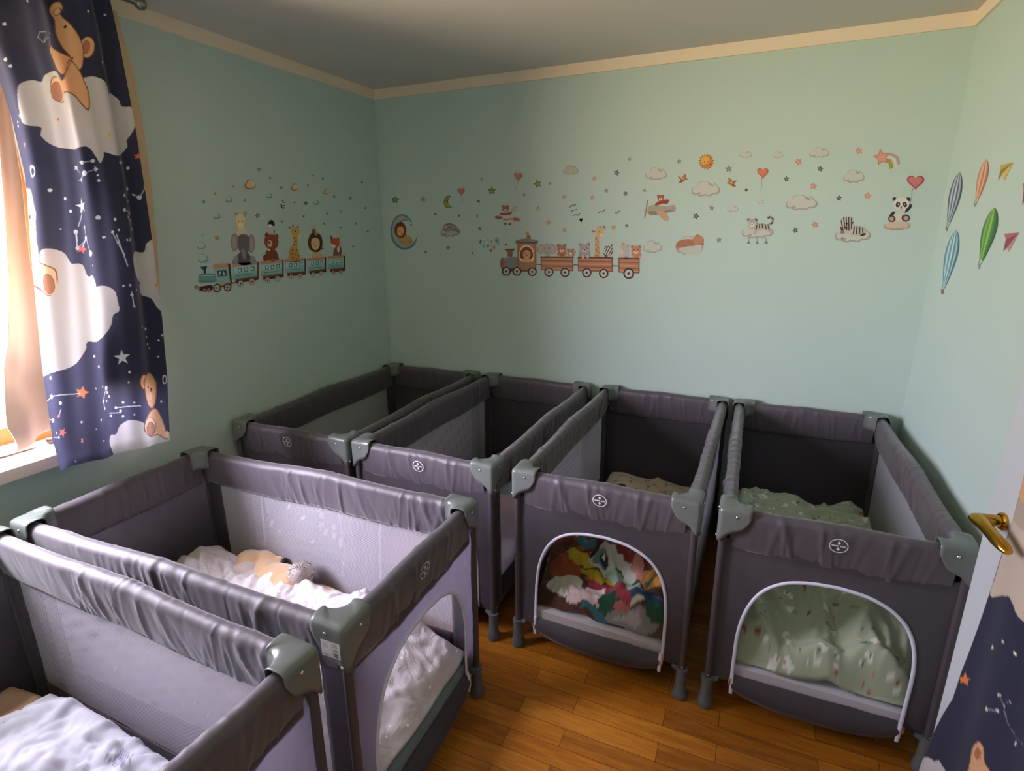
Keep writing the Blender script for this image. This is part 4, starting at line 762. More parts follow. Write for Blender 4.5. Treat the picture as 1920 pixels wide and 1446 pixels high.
for wall, reg, cname, col, pts in STARS:
    n, d, od = WALLS[wall]; ox, oy, sc = REG[reg]
    for i in range(0, len(pts), 3):
        x, y, r = pts[i:i+3]; c = on_plane(ox+x/sc, oy+y/sc, n, d)
        near = sorted([l for l in LM if l[0] == wall and cnt[(l[0], short(l[2]))] == 1 and len(short(l[2]).split()) < 5 and not l[1].startswith(('balloon', 'bird_st', 'smoke')) and not short(l[2]).endswith((' left', ' right')) and short(l[2]) not in ('orange edged cloud', 'blue cloud', 'cloud', 'grey cloud', 'bear', 'smallest cloud', 'tiny cloud', 'small cloud', 'large cloud')], key=lambda l: np.linalg.norm(l[3]-c))
        opts = [f'{cname} star sticker {where(c, near[0], wall)} the {short(near[0][2])}'] + [f'{cname} star sticker {where(c, near[0], wall)} the {short(near[0][2])}, {where(c, near[k], wall)} the {short(near[k][2])}' for k in (1, 2, 3)]
        lab = next((o for o in opts if o not in USED and len(o.split()) <= 16), opts[-1]); USED[lab] = 1
        rot = ri.uniform(-25, 25)
        sh = [('s', col, x, y, r, rot, .5)]
        if r > 15: sh.append(('s', {'green outlined': '#8fa060', 'gold': '#c0a878', 'pink': '#d4a698'}.get(cname, '#8b9a98' if 'dark' not in cname else '#7d8684'), x, y, r*.55, rot, .5))
        if wall == 'left': sh = [(s[0], s[1], s[2], s[3], s[4], s[5], s[6]) for s in sh]
        sticker(wall, reg, 'star_sticker', lab, 'wall sticker', sh, f'little star stickers on the {wall} wall')
# ------------------------------------------------------------------ painting a print onto a cloth mesh
def inside(P, pl):
    x, y = P[:, 0], P[:, 1]; c = np.zeros(len(P), bool); n = len(pl); j = n-1
    for i in range(n):
        xi, yi = pl[i]; xj, yj = pl[j]
        if yi != yj:
            m = ((yi > y) != (yj > y)); c ^= m & (x < (xj-xi)*(y-yi)/(yj-yi)+xi)
        j = i
    return c
def paint(P, base, shapes):
    "P: (n, 2) cloth coordinates; shapes: list of (colour, [outlines in cloth coordinates])"
    col = np.tile(np.array([*lin(base), 1.0], np.float32), (len(P), 1)) if isinstance(base, str) else base
    for c, outs in shapes:
        for pl in outs:
            a = np.array(pl); lo, hi = a.min(0), a.max(0); idx = np.nonzero((P[:, 0] >= lo[0]) & (P[:, 0] <= hi[0]) & (P[:, 1] >= lo[1]) & (P[:, 1] <= hi[1]))[0]
            if len(idx): k = idx[inside(P[idx], pl)]; col[k, :3] = lin(c)
    return col
def set_print(o, col):
    ca = o.data.color_attributes.new('print', 'FLOAT_COLOR', 'POINT'); ca.data.foreach_set('color', np.ascontiguousarray(col, np.float32).ravel())
def flat_shapes(shapes, reg, place):
    ox, oy, sc = REG[reg]; out = []
    for sh in shapes: out.append((sh[1], [[place(ox+x/sc, oy+y/sc) for x, y in pl] for pl in outline(sh)]))
    return out
# ------------------------------------------------------------------ the starry curtain
M['star_cloth'] = m_vcol('navy_printed_cloth', .62, .25, .18, .12, .2, 700, .13)
M['beige_cloth'] = None
def m_cloth_tl(name, hexc, tl=.35):
    t = NT(name); b = t.bsdf(lin(hexc), .7, .2); b.inputs['Sheen Weight'].default_value = .3
    t.l(t.bump(t.noise(t.coord(), 800, 2), .15, .0006), b.inputs['Normal'])
    tr = t.n('ShaderNodeBsdfTranslucent'); tr.inputs[0].default_value = (*lin(hexc), 1); mx = t.n('ShaderNodeMixShader'); mx.inputs[0].default_value = tl
    t.l(b.outputs[0], mx.inputs[1]); t.l(tr.outputs[0], mx.inputs[2]); t.l(mx.outputs[0], t.out.inputs[0]); return t.m
M['beige_cloth'] = m_cloth_tl('beige_lining_cloth', '#cdb9a8', .12)
NAVY, CLD, TED, TEDD, TEDL, INK = '#262a44', '#c6c3c4', '#d9a87c', '#a9714a', '#e6c09a', '#7d5238'
CX = .135
def on_curtain(px, py, x=CX):
    p = on_plane(px, py, (1, 0, 0), x); return (p[1], p[2])
PR = []
def k1(*s): PR.extend(flat_shapes(s, 'K1', on_curtain))
def k2(*s): PR.extend(flat_shapes(s, 'K2', on_curtain))
k1(('b', CLD, [130, 470, 170, 455, 215, 465, 235, 430, 285, 405, 340, 420, 385, 455, 470, 440, 520, 435, 580, 470, 605, 530, 650, 525, 690, 560, 705, 600, 745, 610, 765, 690, 745, 760, 732, 790, 735, 830, 700, 870, 640, 880, 585, 860, 580, 890, 562, 920, 540, 880, 500, 825, 430, 845, 350, 840, 280, 820, 235, 770, 230, 720, 180, 705, 145, 680, 130, 600, 122, 520]),
   ('b', INK, [270, 290, 290, 252, 332, 268, 402, 318, 412, 345, 385, 418, 330, 380, 278, 320]), ('b', TED, [275, 290, 292, 258, 330, 273, 398, 322, 406, 345, 384, 412, 332, 375, 282, 318]),
   ('e', INK, 292, 290, 21, 27), ('e', TED, 292, 290, 18, 24), ('e', INK, 482, 270, 35, 60), ('e', TED, 480, 270, 32, 57), ('e', TEDD, 476, 268, 19, 40),
   ('b', INK, [305, 55, 318, 12, 345, 9, 360, 45, 354, 82, 398, 140, 444, 210, 466, 290, 462, 372, 432, 400, 402, 320, 366, 260, 337, 180, 329, 110]), ('b', TED, [309, 55, 320, 16, 344, 13, 356, 45, 350, 82, 394, 142, 440, 212, 461, 290, 457, 370, 432, 394, 406, 320, 370, 258, 341, 178, 333, 108]),
   ('e', INK, 338, 62, 15, 22, 15), ('e', TEDL, 338, 62, 11, 18, 15), ('e', '#3a2a2a', 374, 150, 6, 10),
   ('b', INK, [398, 335, 442, 388, 474, 460, 500, 530, 502, 625, 470, 594, 438, 540, 400, 517, 360, 543, 350, 579, 318, 582, 288, 548, 268, 490, 278, 438, 320, 438, 385, 440]), ('b', TED, [400, 345, 438, 390, 469, 460, 494, 530, 497, 612, 470, 584, 440, 534, 400, 510, 358, 537, 346, 573, 318, 576, 292, 545, 273, 490, 282, 443, 320, 443, 388, 444]),
   ('e', TEDL, 322, 505, 50, 68, -15), ('e', INK, 308, 520, 38, 58, -10), ('e', TEDD, 308, 520, 34, 54, -10), ('l', INK, 5, [385, 440, 410, 340, 415, 320]),
   ('l', '#8d97a8', 6, [265, 260, 290, 225, 265, 210, 225, 245, 195, 215, 205, 185, 250, 182]), ('l', '#8d97a8', 5, [225, 245, 245, 200, 285, 210, 300, 232]),
   ('e', '#e0b65a', 605, 760, 9, 12), ('e', '#e0b65a', 642, 762, 6, 8), ('e', '#c86a4c', 315, 675, 6, 8), ('e', '#e6c088', 298, 700, 9, 10))
k1(('b', INK, [105, 1090, 140, 1062, 175, 1072, 200, 1130, 217, 1190, 222, 1300, 216, 1390, 160, 1395, 110, 1290]), ('b', TEDL, [105, 1096, 140, 1068, 172, 1078, 195, 1132, 211, 1192, 216, 1300, 210, 1384, 160, 1388, 112, 1285]), ('e', TEDL, 208, 1215, 14, 44), ('e', '#3a2a2a', 158, 1228, 7, 12), ('e', '#3a2a2a', 190, 1240, 5, 10))
k2(('b', CLD, [150, 300, 240, 320, 250, 300, 240, 150, 250, 95, 290, 78, 350, 100, 385, 150, 400, 165, 450, 170, 480, 235, 530, 230, 555, 280, 555, 295, 600, 290, 645, 320, 662, 380, 670, 430, 640, 455, 630, 520, 590, 580, 530, 605, 478, 605, 470, 650, 430, 720, 370, 760, 300, 780, 150, 785, 140, 500]),
   ('b', INK, [140, 0, 165, -60, 230, 60, 242, 150, 268, 165, 320, 195, 330, 245, 326, 300, 300, 350, 255, 325, 215, 300, 185, 292, 140, 280]), ('b', TEDL, [140, 0, 165, -54, 224, 60, 236, 155, 266, 171, 314, 200, 324, 245, 320, 300, 298, 344, 258, 318, 215, 294, 185, 286, 140, 274]),
   ('l', INK, 4, [178, 40, 190, 120, 200, 200, 215, 218, 232, 205]), ('e', TEDL, 288, 262, 38, 84, -12), ('e', INK, 291, 280, 29, 58, -8), ('e', TEDD, 291, 280, 25, 54, -8),
   ('b', CLD, [740, 120, 770, 95, 820, 100, 830, 50, 860, 28, 890, 35, 940, 110, 960, 440, 900, 420, 860, 360, 810, 340, 795, 290, 805, 275, 760, 230, 740, 170]), ('e', INK, 905, 85, 36, 80), ('e', TED, 907, 85, 32, 75), ('e', '#e0a04a', 885, 287, 8, 10),
   ('b', CLD, [625, 1170, 640, 1135, 670, 1130, 690, 1080, 740, 1050, 800, 1060, 820, 1100, 850, 1140, 890, 1130, 895, 1085, 940, 1120, 985, 1170, 900, 1210, 800, 1240, 690, 1253, 660, 1250, 640, 1215]),
   ('b', INK, [875, 985, 905, 995, 937, 1080, 950, 1160, 900, 1135, 850, 1145, 806, 1105, 816, 1040]), ('b', TED, [877, 991, 902, 1000, 932, 1080, 944, 1152, 900, 1129, 852, 1139, 812, 1102, 822, 1042]),
   ('e', INK, 806, 830, 24, 43), ('e', TED, 806, 830, 20, 39), ('e', TEDD, 810, 834, 11, 24), ('e', TED, 888, 850, 10, 26), ('b', INK, [812, 815, 850, 778, 885, 805, 899, 870, 893, 950, 872, 988, 835, 955, 812, 890]), ('b', TED, [816, 818, 850, 784, 881, 808, 894, 870, 889, 946, 871, 981, 838, 952, 816, 888]),
   ('e', '#3a2a2a', 843, 863, 6, 9), ('e', '#3a2a2a', 867, 878, 6, 11), ('e', TEDL, 862, 915, 14, 20), ('e', INK, 850, 1085, 44, 56), ('e', TEDL, 850, 1085, 40, 52), ('e', INK, 853, 1097, 33, 41), ('e', TEDD, 853, 1097, 29, 37), ('e', TEDL, 950, 1130, 12, 20))
WH, OR, CO = '#d8dcea', '#e0803c', '#d86a5c'
k1(('s', WH, 458, 1165, 46, -12, .36), ('s', CO, 450, 1407, 30, 20, .42), ('s', CO, 780, 882, 22, 0, .4), ('s', OR, 152, 815, 20, 0, .4), ('s', WH, 420, 948, 20, 10, .4), ('e', WH, 203, 965, 20, 37), ('e', NAVY, 206, 968, 12, 22),
   *[('e', WH, x, y, r, r*1.25) for x, y, r in ((557, 212, 10), (568, 356, 9), (570, 137, 5), (535, 27, 5), (477, 70, 5), (610, 80, 5), (135, 10, 6), (300, 182, 4), (38, 132, 8), (56, 330, 9), (82, 368, 8), (2, 320, 8), (133, 650, 7), (96, 690, 6), (95, 714, 6), (666, 920, 8), (698, 916, 6), (742, 948, 7), (735, 1066, 9), (688, 1104, 8), (732, 1136, 6), (288, 1074, 8), (358, 1122, 8), (390, 1194, 8), (563, 1229, 10), (588, 1340, 6), (416, 1310, 10), (470, 1284, 8), (480, 1345, 12), (426, 1402, 9), (522, 1432, 14), (818, 1054, 9), (792, 1116, 10), (734, 1203, 10), (685, 1186, 8), (710, 1226, 6), (738, 1244, 6), (750, 1296, 8), (642, 1240, 7), (630, 1312, 7), (660, 1300, 5), (657, 1370, 5), (500, 976, 12), (474, 1016, 9), (545, 956, 8), (487, 916, 9), (530, 908, 8), (560, 1020, 7), (555, 990, 5), (716, 1356, 5), (336, 1296, 4), (770, 1100, 4))],
   *[('l', '#b9c0d6', 5, list(p)) for p in ((415, 945, 468, 978), (430, 1019, 474, 1016, 500, 976, 545, 956, 540, 940), (470, 915, 487, 916, 530, 908), (458, 1185, 428, 1280), (416, 1310, 426, 1402), (470, 1284, 480, 1345, 426, 1402), (480, 1345, 522, 1432), (685, 1186, 734, 1203), (710, 1226, 750, 1296), (762, 1095, 792, 1116, 818, 1054), (630, 1312, 660, 1380, 690, 1440))])
k2(('s', WH, 692, 695, 46, -8, .38), ('s', OR, 458, 892, 38, 12, .5), ('s', CO, 360, 1120, 27, 25, .45), ('s', CO, 336, 1028, 12, 0, .45), ('e', WH, 938, 820, 12, 27), ('e', NAVY, 939, 820, 7, 19), ('s', '#e0c05a', 955, 708, 14, 0, .4),
   *[('e', WH, x, y, r, r*1.2) for x, y, r in ((286, 810, 9), (286, 915, 11), (348, 954, 8), (288, 1048, 10), (315, 1120, 5), (332, 1146, 7), (461, 1060, 6), (545, 744, 7), (513, 685, 6), (734, 777, 7), (731, 836, 5), (608, 868, 10), (575, 858, 5), (616, 893, 7), (628, 916, 6), (610, 942, 6), (580, 940, 8), (592, 982, 7), (640, 1026, 6), (666, 980, 7), (690, 998, 7), (703, 950, 6), (759, 950, 4), (762, 1018, 4), (704, 1028, 6), (560, 1045, 5), (535, 1098, 4), (578, 1164, 4), (525, 866, 4), (590, 14, 6), (537, 175, 4), (688, 290, 5), (718, 285, 6), (728, 340, 7), (742, 405, 6), (755, 310, 4), (835, 534, 7), (800, 522, 5), (840, 578, 5), (848, 622, 5), (860, 645, 4), (905, 692, 5), (922, 570, 5), (905, 600, 5), (920, 945, 5), (434, 1284, 4), (700, 30, 5), (720, 20, 4))],
   ('e', '#e89a8a', 467, 1158, 5, 6), ('e', '#e89a8a', 467, 1170, 5, 6),
   *[('l', '#c9cfe2', 5, list(p)) for p in ((230, 948, 286, 915, 450, 896), (608, 868, 580, 940, 592, 982), (630, 1012, 690, 1008), (666, 980, 790, 966), (352, 990, 336, 1028), (230, 1030, 288, 1048), (290, 1142, 332, 1146), (420, -10, 425, 75), (480, 15, 520, 100), (480, 15, 450, 70), (650, 0, 705, 180), (725, 320, 740, 400))])
LE = [(-55, 0), (-44, 60), (-14, 130), (14, 215), (43, 335), (55, 480), (75, 700), (92, 820), (110, 884)]
RE = [(206, -4), (224, 80), (252, 230), (277, 400), (294, 520), (306, 600), (316, 700), (320, 830)]
LE = [on_curtain(*p) for p in LE]; RE = [on_curtain(*p) for p in RE]
def edge_y(tab, z): t = sorted((b, a) for a, b in tab); return np.interp(z, [q[0] for q in t], [q[1] for q in t])
def curtain_mesh(name, mat, LE, RE, zt, zb_l, zb_r, x0, fold, nu, nv, zero=.35):
    u = np.linspace(0, 1, nu); v = np.linspace(0, 1, nv); U, Vv = np.meshgrid(u, v)
    Z = zt+(zb_l*(1-U)+zb_r*U-zt)*Vv; Y = edge_y(LE, Z)*(1-U)+edge_y(RE, Z)*U
    X = x0+fold(U, Vv)
    P = np.stack([X, Y, Z], -1).reshape(-1, 3)
    F = np.arange(nu*nv).reshape(nv, nu); q = np.stack([F[:-1, :-1], F[1:, :-1], F[1:, 1:], F[:-1, 1:]], -1).reshape(-1, 4)
    me = bpy.data.meshes.new(name); me.from_pydata(P.tolist(), [], q.tolist()); me.materials.append(mat); me.polygons.foreach_set('use_smooth', np.ones(len(me.polygons), bool))
    return link(bpy.data.objects.new(name, me)), P
def fold_star(U, V):
    amp = (1-.55*V)
    return amp*(.020*np.cos(U*2*PI*2.6+.5+.4*np.sin(V*3))+.008*np.sin(U*2*PI*5.3+V*2))+.012*np.exp(-((U-.30+.1*V)/.05)**2)*(1-V)+.006*np.sin(V*9+U*4)*V
zl, zr = on_curtain(110, 882)[1], on_curtain(320, 826)[1]
cu, P = curtain_mesh('star_curtain', M['star_cloth'], LE, RE, 2.325, zl, zr, CX, fold_star, 260, 1000)
set_print(cu, paint(P[:, 1:].copy(), NAVY, PR))
tag(cu, 'navy curtain printed with teddies, clouds and stars hanging at the window', 'curtain')
# beige lining curtains behind it
LE2 = [on_plane(*p, (1, 0, 0), .03)[1:] for p in ((-30, 0), (-26, 100), (-12, 240), (4, 400), (14, 520), (16, 640), (11, 740), (9, 800), (27, 832))]
RE2 = [on_plane(*p, (1, 0, 0), .03)[1:] for p in ((-12, 0), (2, 120), (26, 215), (46, 335), (60, 480), (88, 640), (112, 740), (122, 790), (132, 840))]
def fold_b(U, V): return .030*np.cos(U*PI*1.5+.2)*(1-.3*V)+.022*np.exp(-((V-.90-.06*(1-U))/.05)**2)-.015*np.exp(-((V-.80-.12*U)/.04)**2)+.01*np.sin(U*9+V*5)
o, _ = curtain_mesh('beige_curtain', M['beige_cloth'], LE2, RE2, 2.30, .905, .945, .015, fold_b, 60, 300)
o.modifiers.new('thickness', 'SOLIDIFY').thickness = .0025
tag(o, 'beige curtain bunched against the window, its hem lying on the sill', 'curtain', 'plain beige lining curtains')
RE3 = [on_plane(*p, (1, 0, 0), .085)[1:] for p in ((222, -4), (238, 60), (262, 150), (277, 250), (292, 350), (303, 450), (308, 520), (308, 580), (300, 660))]
LE3 = [(y-.265, z) for y, z in RE3]
M['liner_cloth'] = m_cloth_tl('beige_blackout_cloth', '#cdb494', .02)
def fold_c(U, V): return .022*np.cos(U*PI*3.2)*(1-.4*V)+.006*np.sin(V*7)
o, _ = curtain_mesh('beige_curtain', M['liner_cloth'], LE3, RE3, 2.325, 1.08, 1.00, .075, fold_c, 50, 240)
o.modifiers.new('thickness', 'SOLIDIFY').thickness = .0025
tag(o, 'beige curtain edge showing along the right side of the navy curtain', 'curtain', 'plain beige lining curtains')
M['rod'] = m_plain('pewter_rod', '#8f8d86', .3, .5, Metallic=.8)
rod = MB().tube([(.13, -3.12, 2.347), (.13, -1.47, 2.347)], .011, 14).build('curtain_rod', M['rod']); tag(rod, 'grey curtain rod running under the ceiling above the window', 'curtain rod')
MB().ball((.13, -1.452, 2.347), .021).build('finial', M['rod'], rod)
for yy in (-1.62, -3.05): MB().tube([(0, yy, 2.347), (.12, yy, 2.347)], .007, 10).lathe([(.02, 0), (.02, .006)], (0, yy, 2.347), 14, 'x').build('bracket', M['rod'], rod)
# things on the sill
M['spot_cloth'] = m_plain('white_cloth', '#e8e4ee', .8)
def sill_pad():
    t = NT('white_cloth_dark_spots'); c = t.coord('Object'); vo = t.n('ShaderNodeTexVoronoi'); vo.inputs['Scale'].default_value = 46; t.l(c, vo.inputs['Vector'])
    b = t.bsdf(None, .8, .2); t.l(t.mix(t.math('LESS_THAN', vo.outputs['Distance'], .26), lin('#ece8f2'), lin('#4d4260')), b.inputs['Base Color']); return t.m
V = []; nx, ny = 16, 60
for i in range(nx+1):
    for j in range(ny+1):
        x = -.108+.066*i/nx; y = -2.80+.83*j/ny; e = min(1, min(i, nx-i)/3, min(j, ny-j)/3)
        V.append((x, y, WIN_Z0+.004+.018*e+.004*noise.noise(Vector((x*30, y*14, 1)))))
pad = make('sill_cushion', V, grid_faces(nx+1, ny+1), sill_pad(), None); pad.modifiers.new('thickness', 'SOLIDIFY').thickness = .004
tag(pad, 'white cloth pad with dark spots lying along the sill by the window', 'pad')
M['brown_leather'] = m_plain('dark_brown_gloss', '#3a2620', .25, .6)
bg_ = MB()
for k in range(4): bg_.tube([(-.05+.008*k, -1.935+.006*k, WIN_Z0+.012), (-.02+.006*k, -1.90, WIN_Z0+.016+.006*(k % 2)), (.02, -1.875+.004*k, WIN_Z0+.013), (.04-.006*k, -1.84, WIN_Z0+.012)], .011, 10)
sg = bg_.build('leather_strap', M['brown_leather']); tag(sg, 'dark brown shiny strap peeking from under the beige curtain hem', 'strap')
# ------------------------------------------------------------------ bedding
def fbm(x, y, s, o=4, seed=0.0): return noise.fractal(Vector((x*s, y*s, seed)), 1.0, 2.0, o)
def ridge(x, y, s, seed=0.0, warp=.6):
    wx = x+warp*.12*noise.noise(Vector((x*5, y*5, seed+9))); wy = y+warp*.12*noise.noise(Vector((x*5, y*5, seed+19)))
    n = noise.noise(Vector((wx*s, wy*s, seed))); return (1-abs(n))**3
def blanket(name, i, mat, label, cat, x0, x1, y0, y1, hf, n=150, floor=.19, group=None, thick=.006, prt=None, edge=.05):
    "crumpled bedding in the coordinates of cot i"
    nx = max(20, int(n*(x1-x0)/(y1-y0))) if y1-y0 > x1-x0 else n; ny = n if y1-y0 > x1-x0 else max(20, int(n*(y1-y0)/(x1-x0)))
    V, UV = [], []
    for a in range(nx+1):
        for b in range(ny+1):
            u, v = a/nx, b/ny; x = x0+(x1-x0)*u; y = y0+(y1-y0)*v
            wob = .018*noise.noise(Vector((x*7, y*7, i+3.3)))
            ex = min(u*(x1-x0), (1-u)*(x1-x0))+wob; ey = min(v*(y1-y0), (1-v)*(y1-y0))+wob; e = max(0.0, min(1.0, min(ex, ey)/edge)); e = math.sin(e*PI/2)
            h = hf(x, y); z = floor+(h-floor)*e
            UV.append((x, y)); V.append((max(-.290, min(.290, x+.010*noise.noise(Vector((x*9, y*9, 5))))), max(-.590, min(.590, y+.010*noise.noise(Vector((x*9, y*9, 15))))), max(floor-.002, z)))
    # lay the print out along the cloth's own length
    Va = np.array(V).reshape(nx+1, ny+1, 3); al = np.zeros((nx+1, ny+1)); al[:, 1:] = np.cumsum(np.linalg.norm(np.diff(Va[:, :, 1:], axis=1), axis=2), 1); al = .5*al+.5*al.mean(0)[None]
    UV = np.stack([np.array(UV)[:, 0], (y0+al).ravel()], 1)
    o = make(name, V, grid_faces(nx+1, ny+1), mat, None, True, uv=UV); o.location = cots[i].location; o.rotation_euler = cots[i].rotation_euler
    md = o.modifiers.new('thickness', 'SOLIDIFY'); md.thickness = thick; md.offset = -1
    if prt is not None: set_print(o, prt(np.array(UV), np.array(V)))
    return tag(o, label, cat, group)
def m_dots(name, base, dot, scale=36, size=.16, rough=.75, noise_s=10, wr=.5):
    t = NT(name); uv = t.coord('UV'); vo = t.n('ShaderNodeTexVoronoi'); vo.inputs['Scale'].default_value = scale; vo.inputs['Randomness'].default_value = .55; t.l(uv, vo.inputs['Vector'])
    b = t.bsdf(None, rough, .25); b.inputs['Sheen Weight'].default_value = .2
    t.l(t.mix(t.math('LESS_THAN', vo.outputs['Distance'], size), lin(base), lin(dot)), b.inputs['Base Color'])
    n0 = t.noise(t.coord(), noise_s, 4, .6, 1.2); t.l(t.bump(n0, wr, .02, t.bump(t.noise(t.coord(), 700, 1), .12, .0006)), b.inputs['Normal']); return t.m
# cot below the curtain: dotted duvet
def hB(x, y):
    g = 1/(1+math.exp(-(x-.02)/.10)); r = min(1.0, max(0.0, (y+.590)/.30))
    base = .198+(r**.85)*(.062+.095*g*(1-.6*max(0, min(1, (y+.25)/.2))))+.085*math.exp(-(((y-.47)/.10)**2+((x-.10)/.16)**2))
    k = .4+.6*r
    return base+k*(.018*fbm(x, y, 4.0, 3, 2)+.030*ridge(x, y, 5.0, 4)+.020*ridge(x, y, 10, 8)+.009*ridge(x, y, 21, 28))
M['duvet_dots'] = m_dots('ivory_dotted_cotton', '#c8c0c6', '#f6f4f8', 30, .13)
blanket('duvet', 4, M['duvet_dots'], 'ivory white duvet with small white dots spilling towards the arched door', 'duvet', -.275, .27, -.588, .56, hB, 190, thick=.008)
# nearest cot: pale grey duvet and a beige waffle blanket
def zigzag(UV, Vv):
    col = np.tile(np.array([*lin('#c2c1d2'), 1], np.float32), (len(UV), 1)); x, y = UV[:, 0], UV[:, 1]
    n = np.array([.5+.5*noise.noise(Vector((a*28, b*28, 1))) for a, b in UV]); col[:, :3] *= (.86+.28*n)[:, None]
    for cx, cy, rx, ry in ((.20, .06, .022, .035), (.055, .03, .035, .05), (.165, -.07, .018, .05), (-.16, .1, .03, .05), (.05, -.3, .03, .05), (-.15, -.2, .03, .05)):
        m = ((abs(x-cx) < rx) & (abs(y-cy) < ry)); ph = np.modf((y-cy)/.010+40+.35*np.abs(np.modf((x-cx)/.012+40)[0]*2-1)*2)[0]
        k = m & (ph < .45); col[k, :3] = lin('#7d7a92')
    return col
M['duvet_grey'] = m_vcol('pale_grey_cotton', .8, .2, 0, .2, .3)
def hA(x, y):
    return .262+.03*math.exp(-((y-.2)/.2)**2)+.03*fbm(x, y, 4, 3, 12)+.040*ridge(x, y, 5.0, 14)+.022*ridge(x*.6+y*.8, y*.6-x*.8, 11, 18)+.010*ridge(x, y, 22, 38)-.02*max(0, y-.25)
blanket('duvet', 5, M['duvet_grey'], 'pale grey duvet with small zigzag prints in the nearest cot', 'duvet', -.278, .280, -.586, .40, hA, 190, prt=zigzag, thick=.008)
def m_waffle():
    t = NT('beige_waffle_knit'); uv = t.coord('UV'); br = t.n('ShaderNodeTexBrick', offset=0.0); br.inputs['Scale'].default_value = 1; br.inputs['Brick Width'].default_value = .009; br.inputs['Row Height'].default_value = .009; br.inputs['Mortar Size'].default_value = .0016
    t.l(uv, br.inputs['Vector']); b = t.bsdf(lin('#b99a80'), .9, .15); t.l(t.bump(br.outputs['Fac'], .6, .003), b.inputs['Normal']); return t.m
blanket('waffle_blanket', 5, m_waffle(), 'folded beige waffle blanket beyond the pale grey duvet', 'blanket', -.27, .255, .375, .575, lambda x, y: .262+.012*fbm(x, y, 6, 2, 3)+.02*ridge(x, y, 5, 31)-.05*max(0, x-.12), 90, thick=.01, edge=.03)
# cot with the bright blanket: an abstract many-coloured print
def patches(UV, Vv):
    "abstract soft patches of many colours"
    rr = random.Random(12)
    P = UV+np.stack([np.array([noise.noise(Vector((a*13, b*13, 3)))+.5*noise.noise(Vector((a*31, b*31, 23))) for a, b in UV])*.028, np.array([noise.noise(Vector((a*13, b*13, 13)))+.5*noise.noise(Vector((a*31, b*31, 33))) for a, b in UV])*.028], 1)
    col = np.tile(np.array([*lin('#4a2c22'), 1], np.float32), (len(UV), 1))
    def blob(c, x, y, rx, ry, rot=0.0):
        a = math.radians(rot); dx, dy = P[:, 0]-x, P[:, 1]-y; u = dx*math.cos(a)+dy*math.sin(a); v = -dx*math.sin(a)+dy*math.cos(a); col[(u/rx)**2+(v/ry)**2 < 1, :3] = lin(c)
    for q in (('#5c2e1e', -.2, -.30, .12, .14), ('#2d6e70', .08, -.16, .25, .10), ('#2c5a3c', .17, -.25, .13, .07, -20), ('#8d3a26', -.19, -.26, .05, .03, 20), ('#39667e', -.12, -.27, .025, .03), ('#8f4a28', -.17, -.40, .07, .06, 30), ('#b09a22', -.10, -.345, .075, .028, -10), ('#c2bdb2', -.15, -.475, .07, .045, 20),
              ('#b9b7b0', .01, -.33, .10, .055, -15), ('#7c2830', .06, -.275, .10, .026, -18), ('#23252c', -.07, -.295, .018, .034), ('#23252c', .045, -.355, .03, .012, -15), ('#5f7f8a', -.03, -.33, .025, .028), ('#2a3138', -.015, -.33, .011, .015), ('#e0dcd0', -.02, -.325, .004, .005), ('#a8921f', -.02, -.405, .09, .022, -8), ('#8fae9c', .07, -.40, .085, .028, -25),
              ('#9c6a2c', .18, -.37, .06, .045, -20), ('#5a3520', .225, -.36, .03, .05), ('#b67a70', .115, -.335, .014, .035, 25), ('#c08a3c', .20, -.40, .025, .018), ('#8f2f3c', .02, -.445, .11, .024, -12), ('#c9aeb0', -.055, -.505, .085, .040, 18), ('#d3c8c8', -.02, -.465, .045, .022), ('#1f4a34', .05, -.515, .07, .045, -30), ('#243f5c', .17, -.455, .07, .026, -15), ('#b8b0a0', .135, -.475, .03, .014), ('#2f5f68', -.01, -.56, .06, .022),
              ('#7f7c7a', .15, -.555, .12, .045, -6), ('#9b9896', .11, -.545, .05, .022, 10), ('#6a3a30', .25, -.54, .03, .05), ('#4c4a4c', .22, -.58, .05, .016), ('#a35a52', .085, -.50, .03, .018), ('#274a36', .215, -.50, .045, .03)): blob(*q)
    for _ in range(40): blob(rr.choice(['#2a2622', '#c8c2b6', '#6e2f2a', '#2e5a50', '#8a5a30']), rr.uniform(-.27, .27), rr.uniform(-.59, .12), rr.uniform(.005, .013), rr.uniform(.004, .009), rr.uniform(0, 90))
    return col
M['bright_cloth'] = m_vcol('bright_printed_plush', .8, .2, 0, .25, .3)
def hC(x, y):
    b = .195+.150*(1/(1+math.exp(-(y+.475+.16*(x+.02))/.030)))+.05*math.exp(-((y+.18)/.16)**2)
    b += .075*math.exp(-(((x-.14)/.11)**2+((y+.545)/.035)**2))-.012*math.exp(-((y+.45+.3*x)/.02)**2)
    return b+.020*fbm(x, y, 6, 3, 41)+.036*ridge(x, y, 7.0, 44)+.018*ridge(x, y, 13, 47)+.006*ridge(x, y, 26, 57)
def fC(x, y): return hC(x, y)
blanket('plush_blanket', 2, M['bright_cloth'], 'bright multicoloured blanket heaped inside the open arched door', 'blanket', -.275, .272, -.582, .16, fC, 210, prt=patches, edge=.035)
def crumbs(UV, Vv):
    rr = random.Random(5); col = np.tile(np.array([*lin('#c2b49a'), 1], np.float32), (len(UV), 1))
    for _ in range(70):
        x, y, a = rr.uniform(-.28, .28), rr.uniform(.1, .56), rr.uniform(0, PI); dx = (UV[:, 0]-x)*math.cos(a)+(UV[:, 1]-y)*math.sin(a); dy = -(UV[:, 0]-x)*math.sin(a)+(UV[:, 1]-y)*math.cos(a)
        m = (dx/.016)**2+(dy/.006)**2 < 1; col[m, :3] = lin(rr.choice(['#8f8068', '#a08a70', '#7f8a72', '#8a6a55']))
    return col
